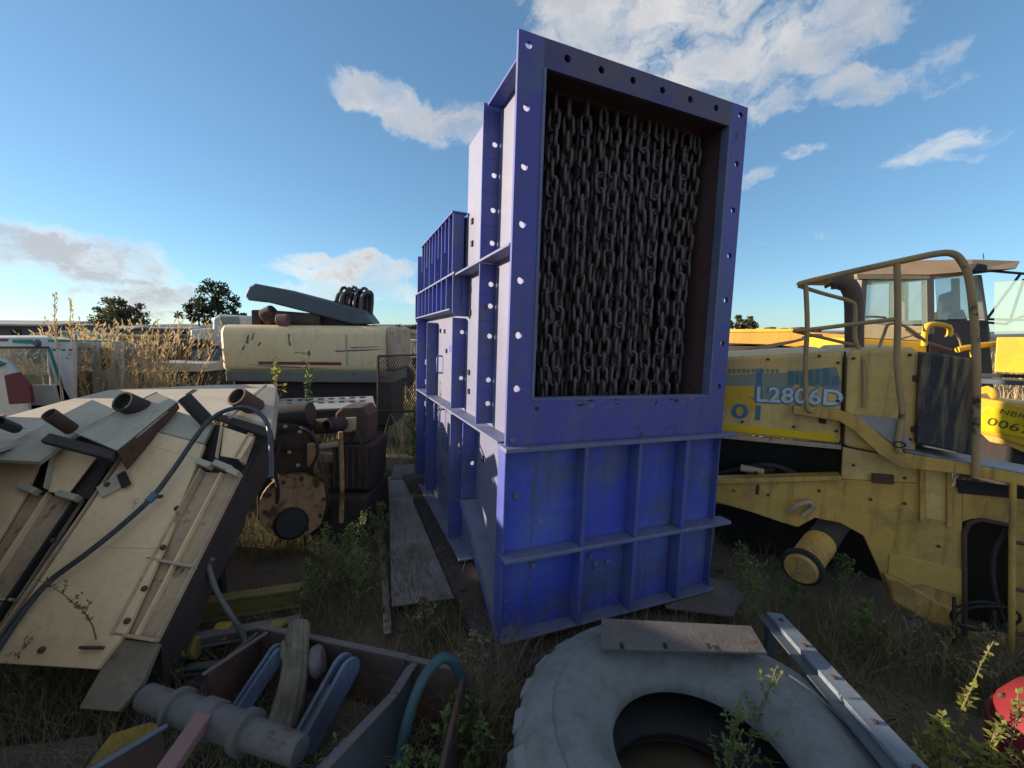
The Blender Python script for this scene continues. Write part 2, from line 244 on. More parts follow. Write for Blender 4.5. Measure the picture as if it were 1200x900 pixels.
# ------------------------------------------------------------------ builders
class MB:
    def __init__(s): s.v = []; s.f = []
    def add(s, vs, fs):
        b = len(s.v); s.v += [V(p) for p in vs]; s.f += [tuple(i+b for i in f) for f in fs]; return s
    def obox(s, o, a, b, c):
        o, a, b, c = V(o), V(a), V(b), V(c)
        if a.cross(b).dot(c) < 0: a, b = b, a
        return s.add([o, o+a, o+a+b, o+b, o+c, o+a+c, o+a+b+c, o+b+c], [(3, 2, 1, 0), (4, 5, 6, 7), (0, 1, 5, 4), (1, 2, 6, 5), (2, 3, 7, 6), (3, 0, 4, 7)])
    def box(s, x0, x1, y0, y1, z0, z1): return s.obox((x0, y0, z0), (x1-x0, 0, 0), (0, y1-y0, 0), (0, 0, z1-z0))
    def prism(s, poly, ext):
        ext = V(ext); poly = [V(p) for p in poly]; n = len(poly); nn = V((0, 0, 0))
        for i in range(n): nn += poly[i].cross(poly[(i+1) % n])
        if nn.dot(ext) < 0: poly = poly[::-1]
        return s.add(poly + [p+ext for p in poly], [tuple(range(n))[::-1], tuple(range(n, 2*n))] + [(i, (i+1) % n, n+(i+1) % n, n+i) for i in range(n)])
    def tube(s, path, r, n=8, closed=False):
        path = [V(p) for p in path]; m = len(path); rs = r if isinstance(r, (list, tuple)) else [r]*m
        rings = []; ref = None
        for i in range(m):
            a = path[(i-1) % m] if (closed or i > 0) else path[i]; b = path[(i+1) % m] if (closed or i < m-1) else path[i]
            t = (b-a).normalized()
            if ref is None: ref = t.orthogonal().normalized()
            ref = (ref - t*ref.dot(t)).normalized(); bi = t.cross(ref)
            rings.append([path[i] + (ref*math.cos(2*math.pi*k/n) + bi*math.sin(2*math.pi*k/n))*rs[i] for k in range(n)])
        vs = [p for q in rings for p in q]; fs = []
        for i in range(m if closed else m-1):
            for k in range(n):
                a, b = i*n, ((i+1) % m)*n
                fs.append((a+k, a+(k+1) % n, b+(k+1) % n, b+k))
        if not closed: fs += [tuple(range(n))[::-1], tuple((m-1)*n+k for k in range(n))]
        return s.add(vs, fs)
    def lathe(s, prof, o, axis, n=24, cap=True, a0=0, a1=2*math.pi):
        o, axis = V(o), V(axis).normalized(); x = axis.orthogonal().normalized(); y = axis.cross(x); m = len(prof); full = abs(a1-a0-2*math.pi) < 1e-6
        k = n if full else n+1
        vs = [o + axis*h + (x*math.cos(a0+(a1-a0)*i/n) + y*math.sin(a0+(a1-a0)*i/n))*r for r, h in prof for i in range(k)]; fs = []
        for j in range(m-1):
            for i in range(n if full else n):
                i2 = (i+1) % k
                fs.append((j*k+i, j*k+i2, (j+1)*k+i2, (j+1)*k+i))
        if cap and full: fs += [tuple(range(n))[::-1], tuple((m-1)*n+i for i in range(n))]
        return s.add(vs, fs)
    def cyl(s, a, b, r, r2=None, n=20):
        a, b = V(a), V(b); return s.lathe([(r, 0), (r if r2 is None else r2, (b-a).length)], a, b-a, n)
    def holed(s, o, ax, ay, L, Hh, th, holes, n=12):
        """flat bar L x Hh (along unit ax, ay) with real round holes [(x, y, r)] along its length"""
        o, ax, ay = V(o), V(ax), V(ay); nz = ax.cross(ay); holes = sorted(holes)
        cuts = [0] + [(holes[i][0]+holes[i+1][0])/2 for i in range(len(holes)-1)] + [L]
        for i, (hx, hy, r) in enumerate(holes):
            x0, x1 = cuts[i], cuts[i+1]
            ang = sorted([2*math.pi*k/n for k in range(n)] + [math.atan2(yy-hy, xx-hx) % (2*math.pi) for xx in (x0, x1) for yy in (0, Hh)])
            P, Q = [], []
            for t in ang:
                c, d = math.cos(t), math.sin(t); m = 1e9
                if c > 1e-9: m = min(m, (x1-hx)/c)
                if c < -1e-9: m = min(m, (x0-hx)/c)
                if d > 1e-9: m = min(m, (Hh-hy)/d)
                if d < -1e-9: m = min(m, (0-hy)/d)
                P.append((hx+c*r, hy+d*r)); Q.append((hx+c*m, hy+d*m))
            k = len(ang); mk = lambda ps, h: [o+ax*a+ay*b+nz*h for a, b in ps]
            vs = mk(P, 0)+mk(Q, 0)+mk(P, th)+mk(Q, th); fs = []
            for j in range(k):
                e = (j+1) % k
                fs += [(j, e, k+e, k+j)[::-1][::-1], (2*k+j, 3*k+j, 3*k+e, 2*k+e), (j, 2*k+j, 2*k+e, e), (k+j, k+e, 3*k+e, 3*k+j)]
            s.add(vs, fs)
        return s
    def mesh(s, name, smooth=None):
        me = bpy.data.meshes.new(name); me.from_pydata([tuple(p) for p in s.v], [], s.f); me.update()
        if smooth is not None:
            me.polygons.foreach_set('use_smooth', [True]*len(me.polygons)); me.set_sharp_from_angle(angle=R(smooth))
        return me
    def build(s, name, m, parent=None, smooth=None, bev=0.0, loc=None):
        me = s.mesh(name, smooth); o = bpy.data.objects.new(name, me); COL.objects.link(o); me.materials.append(m)
        if parent is not None: o.parent = parent
        if bev:
            b = o.modifiers.new('bevel', 'BEVEL'); b.width = bev; b.segments = 1 if bev < .004 else 2; b.limit_method = 'ANGLE'; b.angle_limit = R(40)
        if loc is not None: o.location = loc
        return o
def inst(src, parent, loc=None, mw=None):
    c = src.copy(); COL.objects.link(c); c.parent = parent
    if mw is not None: c.matrix_local = mw
    elif loc is not None: c.location = loc
    return c
def tag(o, label, cat, group=None):
    o['label'] = label; o['category'] = cat
    if group: o['group'] = group
    return o
INV = {}
def thing(name, label, cat, loc=(0, 0, 0), mw=None, group=None):
    o = bpy.data.objects.new(name, None); COL.objects.link(o); o.empty_display_size = .1
    M = mw if mw is not None else Matrix.Translation(V(loc)); o.matrix_world = M; INV[o.name] = M.inverted()
    return tag(o, label, cat, group)
def LO(root, p): return INV[root.name] @ V(p)
def kind(o, k): o['kind'] = k; return o
def frame(o, x, y, z):
    return Matrix(((x.x, y.x, z.x, o.x), (x.y, y.y, z.y, o.y), (x.z, y.z, z.z, o.z), (0, 0, 0, 1)))
def smoothpath(pts, k=6):
    pts = [V(p) for p in pts]; out = []
    for i in range(len(pts)-1):
        p0, p1, p2, p3 = pts[max(0, i-1)], pts[i], pts[i+1], pts[min(len(pts)-1, i+2)]
        for j in range(k):
            t = j/k; out.append(.5*((2*p1)+(p2-p0)*t+(2*p0-5*p1+4*p2-p3)*t*t+(3*p1-p0-3*p2+p3)*t**3))
    return out+[pts[-1]]
def text_mesh(txt, size, th, m, parent, mw, name='lettering', bold=0.0, align='LEFT'):
    c = bpy.data.curves.new('t', 'FONT'); c.body = txt; c.size = size; c.extrude = th; c.offset = bold; c.align_x = align; c.resolution_u = 3
    t = bpy.data.objects.new('t', c); COL.objects.link(t); bpy.context.view_layer.update()
    me = bpy.data.meshes.new_from_object(t.evaluated_get(bpy.context.evaluated_depsgraph_get())); bpy.data.objects.remove(t)
    me.name = name; me.materials.clear(); me.materials.append(m)
    o = bpy.data.objects.new(name, me); COL.objects.link(o); o.parent = parent; o.matrix_local = mw; return o

# ================================================================== THE SETTING
def ground_z(x, y):
    r = math.hypot(x, y-2); a = .06*max(0, 1-r/60)
    return a*(noise.noise(V((x*.55, y*.55, 0)))+.5*noise.noise(V((x*1.7, y*1.7, 3)))+.25*noise.noise(V((x*5, y*5, 7)))) - .05
g = MB(); rad = [0]+[.12*1.075**i for i in range(62)]
while rad[-1] < 4500: rad.append(rad[-1]*1.16)
NS = 128
for r in rad:
    for k in range(NS):
        a = 2*math.pi*k/NS; x, y = r*math.cos(a), 2+r*math.sin(a); g.v.append(V((x, y, ground_z(x, y))))
for i in range(len(rad)-1):
    for k in range(NS): g.f.append((i*NS+k, (i+1)*NS+k, (i+1)*NS+(k+1) % NS, i*NS+(k+1) % NS))
kind(g.build('ground', M_SOIL, smooth=60), 'structure')
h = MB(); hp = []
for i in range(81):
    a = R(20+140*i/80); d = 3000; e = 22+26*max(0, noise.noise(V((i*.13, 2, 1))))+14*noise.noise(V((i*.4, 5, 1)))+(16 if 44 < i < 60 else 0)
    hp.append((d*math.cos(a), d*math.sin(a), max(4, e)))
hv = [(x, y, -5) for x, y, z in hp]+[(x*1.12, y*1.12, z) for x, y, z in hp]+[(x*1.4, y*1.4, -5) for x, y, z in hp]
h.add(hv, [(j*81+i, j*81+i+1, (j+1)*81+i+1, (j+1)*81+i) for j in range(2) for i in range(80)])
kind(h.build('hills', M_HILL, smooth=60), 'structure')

# ================================================================== THE BLUE CHAIN HOUSING
MO = V((-.061, 2.337, .12)); yw, pt, rl = R(22.30), R(-1.21), R(1.89)
MROT = Matrix.Rotation(yw, 4, 'Z') @ Matrix.Rotation(pt, 4, 'X') @ Matrix.Rotation(rl, 4, 'Y')
MW = Matrix.Translation(MO) @ MROT
mach = thing('chain_housing', 'tall blue steel housing with an open face hung with rows of heavy chains', 'industrial machine', mw=MW)
WU, ZT, ZL, ZM = 1.718, 3.484, 1.215, .53
U0, U1, Z0, Z1 = .155, 1.57, 1.483, 3.33          # opening
X, Y, Z = V((1, 0, 0)), V((0, 1, 0)), V((0, 0, 1))
# bolted flange round the opening, with its real bolt holes
fl = MB(); T = .025; hr = .021
def hz(n, a, b): return [a+(b-a)*i/(n-1) for i in range(n)]
side_h = [3.42, 3.10, 2.79, 2.48, 2.17, 1.86, 1.55]
fl.holed((0, 0, ZL), Z, X, ZT-ZL, U0, T, [(z-ZL, .06, hr) for z in side_h])
fl.holed((U1, 0, ZL), Z, X, ZT-ZL, WU-U1, T, [(z-ZL, .085, hr) for z in side_h])
fl.box(U0, U1, 0, T, ZL, Z0)
fl.build('front_flange', M_BLUE_TOP, mach)
MB().holed((U0, 0, Z1), X, Z, U1-U0, ZT-Z1, -T, [(u-U0, .085, hr) for u in hz(6, .30, 1.43)]).build('top_flange', mat('rust_stained_flange', (.13, .10, .14), (.07, .065, .19), 2.6, .55, rust=.3, rscale=3, rustcol=(.12, .065, .055), bump=.2), mach)
b = MB(); b.box(U0-.002, U0+.016, -.006, .06, Z0, Z1); b.box(U1-.016, U1+.002, -.006, .06, Z0, Z1); b.box(U0+.016, U1-.016, -.004, .06, Z0-.004, Z0+.012); b.build('opening_lip', M_LEDGE, mach)
# walls
UW = .12
def wall_holes(name, m, u, th, v0, v1, z0, z1, par=mach): return MB().box(u, u+th, v0, v1, z0, z1).build(name, m, par)
wall_holes('side_wall', M_BLUE_SIDE, UW, .012, .068, 1.34, .02, 3.458)
wall_holes('side_wall', M_BLUE_SIDE, UW, .012, 1.34, 3.12, .02, 2.86)
wall_holes('side_wall', M_BLUE, 1.588, .012, .068, 1.34, .02, 3.458)
wall_holes('side_wall', M_BLUE, 1.588, .012, 1.34, 3.12, .02, 2.86)
MB().box(UW+.012, 1.588, 1.328, 1.34, 2.2, 3.458).build('rear_wall', M_BLUE, mach)
MB().box(UW+.012, 1.588, 3.108, 3.12, .02, 2.86).build('rear_wall', M_BLUE, mach)
MB().box(UW, 1.60, .025, 1.345, 3.46, 3.472).build('roof_plate', M_BLUE, mach, bev=.003)
MB().box(UW-.02, 1.61, 1.345, 3.14, 2.862, 2.875).build('roof_plate', M_BLUE, mach, bev=.003)
# throat
b = MB(); b.box(U0-.012, U0, .03, .95, Z0-.1, Z1+.08); b.box(U1, U1+.012, .03, .95, Z0-.1, Z1+.08); b.box(U0, U1, .03, .95, Z1+.02, Z1+.035); b.box(U0, U1, .03, .95, Z0-.05, Z0-.035); b.box(U0, U1, .95, .965, Z0-.1, Z1+.08)
b.build('throat_lining', M_INNER, mach)
# lower front
MB().box(.008, WU-.008, .055, .067, .0, ZL-.008).build('front_panel', M_BLUE, mach)
MB().box(0, .012, -.0, .12, -.0, ZL-.008).build('corner_plate', M_BLUE_RIB, mach, bev=.003)
MB().box(WU-.012, WU, -.0, .5, -.0, ZL-.008).build('corner_plate', M_BLUE_RIB, mach, bev=.003)
MB().box(-.02, 1.81, -.062, .054, ZL-.030, ZL-.004).build('ledge', M_LEDGE, mach, bev=.005)
MB().prism([(-.004, -.056, ZM-.018), (1.83, -.056, ZM-.018), (1.83, .054, ZM-.018), (-.004, .054, ZM-.018)], (0, 0, .028)).build('ledge', M_LEDGE, mach, bev=.006)
MB().box(.0, 1.72, -.045, .054, .0, .016).build('ledge', M_LEDGE, mach, bev=.003)
for u in (.515, .932, 1.339):
    MB().prism([(u, -.052, .02), (u+.030, -.052, .02), (u+.030, .054, .02), (u, .054, .02)], (0, 0, ZM-.040)).build('rib', M_BLUE_RIB, mach, bev=.007)
    MB().prism([(u, -.05, ZM+.012), (u+.030, -.05, ZM+.012), (u+.030, .054, ZM+.012), (u, .054, ZM+.012)], (0, 0, ZL-ZM-.044)).build('rib', M_BLUE_RIB, mach, bev=.007)
bolt = MB().lathe([(.018, 0), (.018, .012), (.011, .016), (.006, .013)], (0, 0, 0), (0, -1, 0), 10).build('bolt', M_LEDGE, mach, smooth=40); bolt.location = (.235, .055, .42)
for u, z in ((.10, .885), (.70, .35), (.80, .345), (.04, 1.25), (.66, .41)): inst(bolt, mach, (u, .055 if z < 1.2 else 0, z))
rr_ = random.Random(77)
for k in range(26):
    u = rr_.uniform(.16, 1.5); z = 1.475-abs(rr_.gauss(0, .022)); w_ = rr_.uniform(.008, .035); h_ = rr_.uniform(.004, .014)
    MB().prism([(u+w_*math.cos(a)*rr_.uniform(.6, 1.2), -.0012, z+h_*math.sin(a)*rr_.uniform(.6, 1.2)) for a in [2*math.pi*i/9 for i in range(9)]], (0, .001, 0)).build('peeled_patch', M_LEDGE if k % 3 else M_RUSTDARK, mach)
for u, z, r_ in ((.235, .42, .026), (.80, .44, .03), (.93, .43, .022), (.10, .885, .018)):
    MB().tube([(u+r_*math.cos(a), .052, z+r_*1.2*math.sin(a)) for a in [2*math.pi*i/14 for i in range(14)]], .0028, 5, closed=True).build('weld_mark', M_LEDGE, mach)
# side flanges and ledges, tips at u = 0
def flange(v, z0, z1, holes=(), u0=0.0, th=.014, m=M_BLUE_RIB):
    f = MB()
    if holes: f.holed((u0, v+th, z0), Z, X, z1-z0, UW-u0, th, [(z-z0, (UW-u0)*.72, .018) for z in holes])
    else: f.box(u0, UW, v, v+th, z0, z1)
    return f.build('side_flange', m, mach, bev=.002)
flange(.57, 2.385, 3.40, [3.15, 2.95, 2.72, 2.5])
flange(.57, 1.235, 2.355, [2.22, 2.07, 1.86, 1.55, 1.38])
flange(1.30, 1.235, 2.02, [1.9, 1.5]); flange(1.30, .06, 1.18, [.9, .4])
flange(.90, .55, 1.18, [.85])
flange(2.45, .1, 2.02); flange(3.10, .1, 2.05); flange(3.10, 2.05, 2.85)
def ledge(z, v0, v1, u0=-.005, th=.016, m=M_LEDGE): return MB().box(u0, UW, v0, v1, z, z+th).build('side_ledge', m, mach, bev=.002)
ledge(2.363, .03, 1.26); ledge(1.197, .121, 3.10); ledge(.03, .93, 3.1)
ledge(3.37, .03, .56, u0=.02, m=M_BLUE_RIB)
# sloping foot plate
MB().prism([(0, .90, .55), (0, .02, -.0), (UW, .02, 0), (UW, .90, .55)], (0, -.006, .014)).build('sloping_foot', M_LEDGE, mach, bev=.002)
MB().prism([(-.012, .90, .57), (-.012, .02, .02), (-.012, .02, -.04), (-.012, .90, .51)], (.01, 0, 0)).build('sloping_foot', M_BLUE_RIB, mach, bev=.002)
# rear hopper block with long and short ribs
MB().box(.0, .10, 1.36, 1.374, 2.40, 2.90).build('hopper_end_plate', M_BLUE_RIB, mach, bev=.002)
MB().box(.085, .097, 1.374, 2.82, 2.40, 2.90).build('hopper_panel', M_BLUE, mach)
MB().box(-.01, .12, 1.35, 2.84, 2.90, 2.915).build('hopper_rim', M_BLUE_RIB, mach, bev=.002)
for i in range(10):
    v = 1.50+i*.145
    MB().box(0, .085, v, v+.012, 2.41 if i % 2 == 0 else 2.62, 2.898).build('hopper_rib', M_BLUE_RIB, mach)
# side tray with ribs
MB().box(-.02, UW, 1.22, 3.16, 2.375, 2.392).build('tray_rim', M_LEDGE, mach, bev=.002)
MB().box(-.02, UW, 1.36, 3.16, 2.085, 2.10).build('tray_rim', M_LEDGE, mach, bev=.002)
MB().box(.05, .06, 1.25, 3.14, 2.10, 2.374).build('tray_panel', M_BLUE, mach)
prf = [(-.02, 2.374), (-.02, 2.10), (-.012, 2.05), (.01, 2.03), (UW, 2.03), (UW, 2.374)]
MB().prism([(u, 1.25, z) for u, z in prf], (0, .014, 0)).build('tray_end_plate', M_BLUE_RIB, mach, bev=.002)
MB().prism([(u, 3.12, z) for u, z in prf], (0, .014, 0)).build('tray_end_plate', M_BLUE_RIB, mach, bev=.002)
for i in range(8): MB().box(-.015, .05, 1.50+i*.2, 1.512+i*.2, 2.10, 2.374).build('tray_rib', M_BLUE_RIB, mach)
# small square slots, door panel, grab handles and hinge lugs
slot = MB().box(-.012, .004, -.02, .02, -.022, .022).build('bolt_slot', M_DARK, mach); slot.location = (UW, 1.18, 2.8)
for v, z in ((1.17, 2.62), (1.19, 2.25), (1.18, 2.06), (1.18, 1.56), (1.17, 1.40), (2.3, 1.93), (2.5, 1.93), (2.1, 1.92), (2.0, 1.72), (.75, .93), (1.75, .60), (1.72, 1.30)): inst(slot, mach, (UW, v, z))
MB().box(.108, UW, 1.62, 2.36, .35, 1.10).build('door_panel', M_BLUE_SIDE, mach, bev=.003)
MB().box(.10, .108, 1.84, 2.07, .70, .86).build('inspection_plate', M_BLUE_RIB, mach, bev=.003)
def handle(v0, z0, z1, u=UW):
    pts = [(u, v0, z1), (u-.04, v0, z1), (u-.055, v0, z1-.02), (u-.055, v0, z0+.02), (u-.04, v0, z0), (u, v0, z0)]
    MB().tube(pts, .009, 8).build('grab_handle', M_BLUE_RIB, mach, smooth=50)
handle(2.20, 1.48, 1.66); handle(2.24, .95, 1.16, .108); handle(1.98, .92, 1.12, .108); handle(1.9, .42, .6, .108)
for v, z in ((2.62, 1.57), (2.60, 1.34), (2.62, 1.08), (2.62, .7), (1.45, 1.75), (1.42, .62)):
    MB().box(.03, UW, v-.09, v+.09, z-.03, z+.03).build('hinge_lug', M_BLUE_RIB, mach, bev=.004)
# right side: plain stiffeners, seen only from further round
for v in (.57, 1.3, 2.45): MB().box(1.60, 1.718, v, v+.014, .05, 2.8 if v > 1.3 else 3.4).build('side_flange', M_BLUE_RIB, mach)
MB().box(1.60, 1.72, .52, 3.1, 1.197, 1.213).build('side_ledge', M_LEDGE, mach)
# chains: front row link by link, the rows behind joined
def link_mb(wd=.030, ln=.0625, r=.0130, ns=7, nc=20):
    pts = []
    for i in range(nc):
        a = 2*math.pi*i/nc; x, z = math.cos(a)*wd, math.sin(a)*wd
        pts.append((x, 0, z+(ln-wd if z > 0 else -(ln-wd))))
    return MB().tube(pts, r, ns, closed=True)
LK = link_mb(); lme = LK.mesh('link', 60); lme.materials.append(M_CHAIN)
PITCHL = .098
rng = random.Random(4)
def chain_bar(v): MB().box(U0+.0, U1-.0, v-.02, v+.02, Z1+.0, Z1+.018).build('chain_bar', M_INNER, mach)
for row, v in enumerate((.20,)):
    chain_bar(v)
    NCH = 12
    for i in range(NCH):
        u = U0+.06+(1.33-.06)*i/(NCH-1)+rng.uniform(-.012, .012)
        n = int((Z1-Z0+.11)/PITCHL); tw = rng.uniform(0, math.pi); ph = rng.uniform(0, .03); sw = rng.uniform(-.045, .045)
        ch = bpy.data.objects.new('chain', lme); COL.objects.link(ch); ch.parent = mach
        ch.matrix_local = Matrix.Translation((u, v, Z1-.03-ph)) @ Matrix.Rotation(tw, 4, 'Z')
        for k in range(1, n):
            o = bpy.data.objects.new('link', lme); COL.objects.link(o); o.parent = ch
            o.matrix_local = Matrix.Translation((sw*k/n*math.sin(k*.4), sw*k/n, -k*PITCHL)) @ Matrix.Rotation((k % 2)*math.pi/2+rng.uniform(-.55, .55), 4, 'Z') @ Matrix.Rotation(rng.uniform(-.10, .10), 4, 'Y')
bk = MB(); LK2 = link_mb(ns=5, nc=12)
for v in (.36, .56):
    for i in range(12):
        u = U0+.10+(1.36-.10)*i/11+rng.uniform(-.03, .03); tw = rng.uniform(0, 3.1); ph = rng.uniform(0, .06)
        for k in range(int((Z1-Z0+.08)/PITCHL)):
            M = Matrix.Translation((u, v+rng.uniform(-.008, .008), Z1-.03-ph-k*PITCHL)) @ Matrix.Rotation(tw+(k % 2)*math.pi/2+rng.uniform(-.3, .3), 4, 'Z')
            bk.add([M @ p for p in LK2.v], LK2.f)
kind(bk.build('chain_rows', M_CHAIN, mach, smooth=60), 'stuff')
for v in (.36, .56): chain_bar(v)

# skids and plates under the machine
def mloc(u, v, z): return MW @ V((u, v, z))
def skid(name, label, pts, h, m, cat='steel beam', group=None):
    lo = min(p.z for p in pts); t = thing(name, label, cat, (pts[0].x, pts[0].y, lo)); MB().prism([LO(t, p) for p in pts], (0, 0, h)).build('beam_web', m, t, bev=.006); return t
def drop(p, z): return V((p.x, p.y, z))
zs = ground_z(0, 2.3)
t = skid('skid_rail', 'brown bolted steel rail lying along the foot of the blue housing', [drop(mloc(-.13, -.22, 0), .0), drop(mloc(.16, -.22, 0), .0), drop(mloc(.16, 3.3, 0), .0), drop(mloc(-.13, 3.3, 0), .0)], .105, M_RUSTDARK)
for v in (.05, .6, 1.2, 1.9):
    p = LO(t, drop(mloc(-.06, v, 0), .105)); MB().lathe([(.022, 0), (.022, .012), (.012, .018)], p, (0, 0, 1), 8).build('bolt', M_RUST, t, smooth=40)
t = skid('skid_rail', 'brown steel rail under the blue housing on its loader side', [drop(mloc(1.45, -.06, 0), -.06), drop(mloc(1.78, -.06, 0), -.06), drop(mloc(1.78, 3.3, 0), -.06), drop(mloc(1.45, 3.3, 0), -.06)], .10, M_RUSTDARK)
t = thing('packing_plate', 'rusty steel packing plate wedged under the corner of the blue housing beside the tyre', 'steel plate', drop(mloc(1.5, -.25, 0), .0))
MB().prism([LO(t, drop(mloc(u, v, 0), .045)) for u, v in ((1.25, -.06), (1.62, -.30), (1.98, -.12), (1.78, .2), (1.3, .2))], (0, 0, .018)).build('plate', M_RUSTPLATE, t, bev=.004)
MB().prism([LO(t, drop(mloc(u, v, 0), -.05)) for u, v in ((1.35, -.0), (1.55, -.2), (1.8, -.1), (1.7, .15))], (0, 0, .095)).build('spacer_block', M_RUST, t, bev=.004)
t = thing('steel_plate', 'dark flat steel plate lying on the ground beside the blue housing', 'steel plate', G(480, 640, .03))
MB().prism([LO(t, G(*p, .05)) for p in ((455, 560), (498, 556), (515, 620), (548, 700), (459, 712))], (0, 0, .012)).build('plate', M_DKPLATE, t, bev=.004)
MB().prism([LO(t, G(*p, .062)) for p in ((462, 545), (494, 545), (496, 562), (458, 562))], (0, 0, .012)).build('overlap_strip', M_RUSTPLATE, t, bev=.004)
t = thing('angle_iron', 'rust and white flaked angle iron along the edge of the dark steel plate', 'steel angle', G(450, 650, .03))
a, b2 = G(459, 742, .03), G(443, 545, .03); dd = (b2-a).normalized(); nn = V((-dd.y, dd.x, 0))
MB().obox(LO(t, a), dd*(b2-a).length, nn*.05, (0, 0, .006)).obox(LO(t, a), dd*(b2-a).length, nn*.006, (0, 0, .06)).build('angle', mat('flaked_white_rust', (.33, .30, .27), (.12, .08, .06), 7, .8, rust=.5, rscale=7, bump=.3), t, bev=.002)

# ================================================================== THE TYRE AND WHAT LIES ROUND IT
TC = V((.735, 1.40, 0)); tl = Matrix.Translation(V((TC.x, TC.y, ground_z(TC.x, TC.y)+.03))) @ Matrix.Rotation(R(-3), 4, 'X') @ Matrix.Rotation(R(2), 4, 'Y')
ty = thing('loader_tyre', 'big bare grey rubber tyre lying flat with weeds in its hole', 'tyre', mw=tl)
prof = [(.345, .10), (.36, .075), (.40, .05), (.52, .02), (.65, .03), (.705, .07), (.727, .15), (.727, .36), (.712, .42), (.668, .472), (.655, .480), (.64, .478), (.625, .486), (.585, .498), (.578, .490), (.568, .494), (.52, .502), (.50, .496), (.49, .499), (.455, .485), (.42, .462), (.408, .455), (.398, .440), (.368, .425), (.358, .405), (.348, .40), (.335, .375), (.335, .345)]
MB().lathe(prof, (0, 0, 0), (0, 0, 1), 96, cap=False).build('carcass', M_RUBBER, ty, smooth=45)
MB().lathe([(.335, .345), (.37, .31), (.60, .30), (.64, .25), (.60, .19), (.40, .18), (.345, .13), (.345, .10)], (0, 0, 0), (0, 0, 1), 72, cap=False).build('inner_lining', M_RUBDARK, ty, smooth=45)  # near-black inside: shade of the hole put into its colour
for j, (za, zb, sk) in enumerate(((.08, .275, .13), (.265, .415, -.13))):
    src = None
    for k in range(26):
        a = 2*math.pi*(k+.5*j)/26; M = Matrix.Rotation(a, 4, 'Z')
        if src is None:
            q = MB(); w = .056
            lo_, hi_ = (za, zb) if j == 0 else (zb, za)      # outer shoulder first
            pv = [(.655, -w, lo_), (.655, w, lo_), (.728, w*.9, lo_), (.728, -w*.9, lo_), (.66, -w+sk, hi_), (.66, w+sk, hi_), (.738, w*.8+sk, hi_), (.738, -w*.8+sk, hi_)]
            q.add(pv, [(3, 2, 1, 0), (4, 5, 6, 7), (0, 1, 5, 4), (1, 2, 6, 5), (2, 3, 7, 6), (3, 0, 4, 7)])
            if j == 1: q.add([(.69, -w*.8, .445), (.69, w*.8, .445), (.733, w*.9, .41), (.733, -w*.9, .41), (.69, -w*.8, .41), (.69, w*.8, .41), (.733, w*.9, .37), (.733, -w*.9, .37)], [(0, 1, 2, 3), (7, 6, 5, 4), (0, 4, 5, 1), (1, 5, 6, 2), (2, 6, 7, 3), (3, 7, 4, 0)])
            src = q.build('tread_lug', M_RUBBER, ty, bev=.012); src.matrix_local = M
        else: inst(src, ty, mw=M)
t = thing('rust_plate', 'flat brown rusted plate with three slots resting on the tyre', 'steel plate', G(800, 750, .53))
pz = .545
q = [G(705, 727, pz+.01), G(880, 736, pz+.0), G(899, 768, pz-.01), G(704, 762, pz)]
MB().prism([LO(t, p) for p in q], (0, 0, .014)).build('plate', M_RUSTPLATE, t, bev=.003)
for px in (728, 779, 830):
    p = LO(t, G(px, 757, pz+.0145)); MB().obox(p-V((.008, .016, 0)), (.016, 0, 0), (.004, .032, 0), (0, 0, .003)).build('slot', M_DARK, t)
# leaning grey channel
def chan(t, a, b, w, hgt, th, m, up=V((0, 0, 1)), name='channel'):
    d = (b-a); L = d.length; d.normalize(); s = d.cross(up).normalized(); u = s.cross(d)
    o = MB(); o.obox(a, d*L, s*w, u*-th); o.obox(a-u*th, d*L, s*th, u*-hgt); o.obox(a+s*(w-th)-u*th, d*L, s*th, u*-hgt); return o.build(name, m, t, bev=.003)
a, b2 = G(917, 719, .40), G(1118, 930, .60)
t = thing('steel_channel', 'long grey bolted steel channel leaning along the edge of the tyre', 'steel channel', drop(a, .0))
chan(t, LO(t, a), LO(t, b2), .085, .05, .008, M_GREY)
dd = (b2-a).normalized(); s_ = dd.cross(Z).normalized(); uu = s_.cross(dd)
MB().obox(LO(t, a+s_*.087-uu*.02), dd*(b2-a).length, s_*.05, -uu*.008).build('side_strip', M_GREYD, t, bev=.003)
for k in (.08, .3, .52, .75, .93):
    p = LO(t, a+dd*((b2-a).length*k)+s_*.045); MB().lathe([(.013, 0), (.013, .006), (.006, .010)], p, uu, 8).build('bolt', M_RUST, t, smooth=40)
MB().obox(LO(t, a+s_*.02-uu*.06), s_*.05, -dd*.05, V((0, 0, -.40))).build('foot', M_GREYD, t, bev=.003)
# red drum half hidden at the side
t = thing('red_tank', 'red rounded steel tank end standing in the weeds past the grey channel', 'tank', (2.44, 1.50, -.07))
MB().lathe([(.0, .0), (.30, 0), (.32, .03), (.32, .34), (.31, .42), (.27, .50), (.20, .555), (.10, .585), (0, .592)], (0, 0, 0), (0, 0, 1), 40, cap=False).build('shell', M_RED, t, smooth=60)
MB().lathe([(.318, .33), (.332, .335), (.332, .36), (.318, .365)], (0, 0, 0), (0, 0, 1), 40, cap=False).build('weld_band', M_MAROON, t, smooth=40)
for a_ in (2.4, 3.3): MB().lathe([(.014, 0), (.014, .01), (.006, .015)], (.29*math.cos(a_), .29*math.sin(a_), .46), (math.cos(a_), math.sin(a_), .4), 8).build('bolt', M_RUST, t)

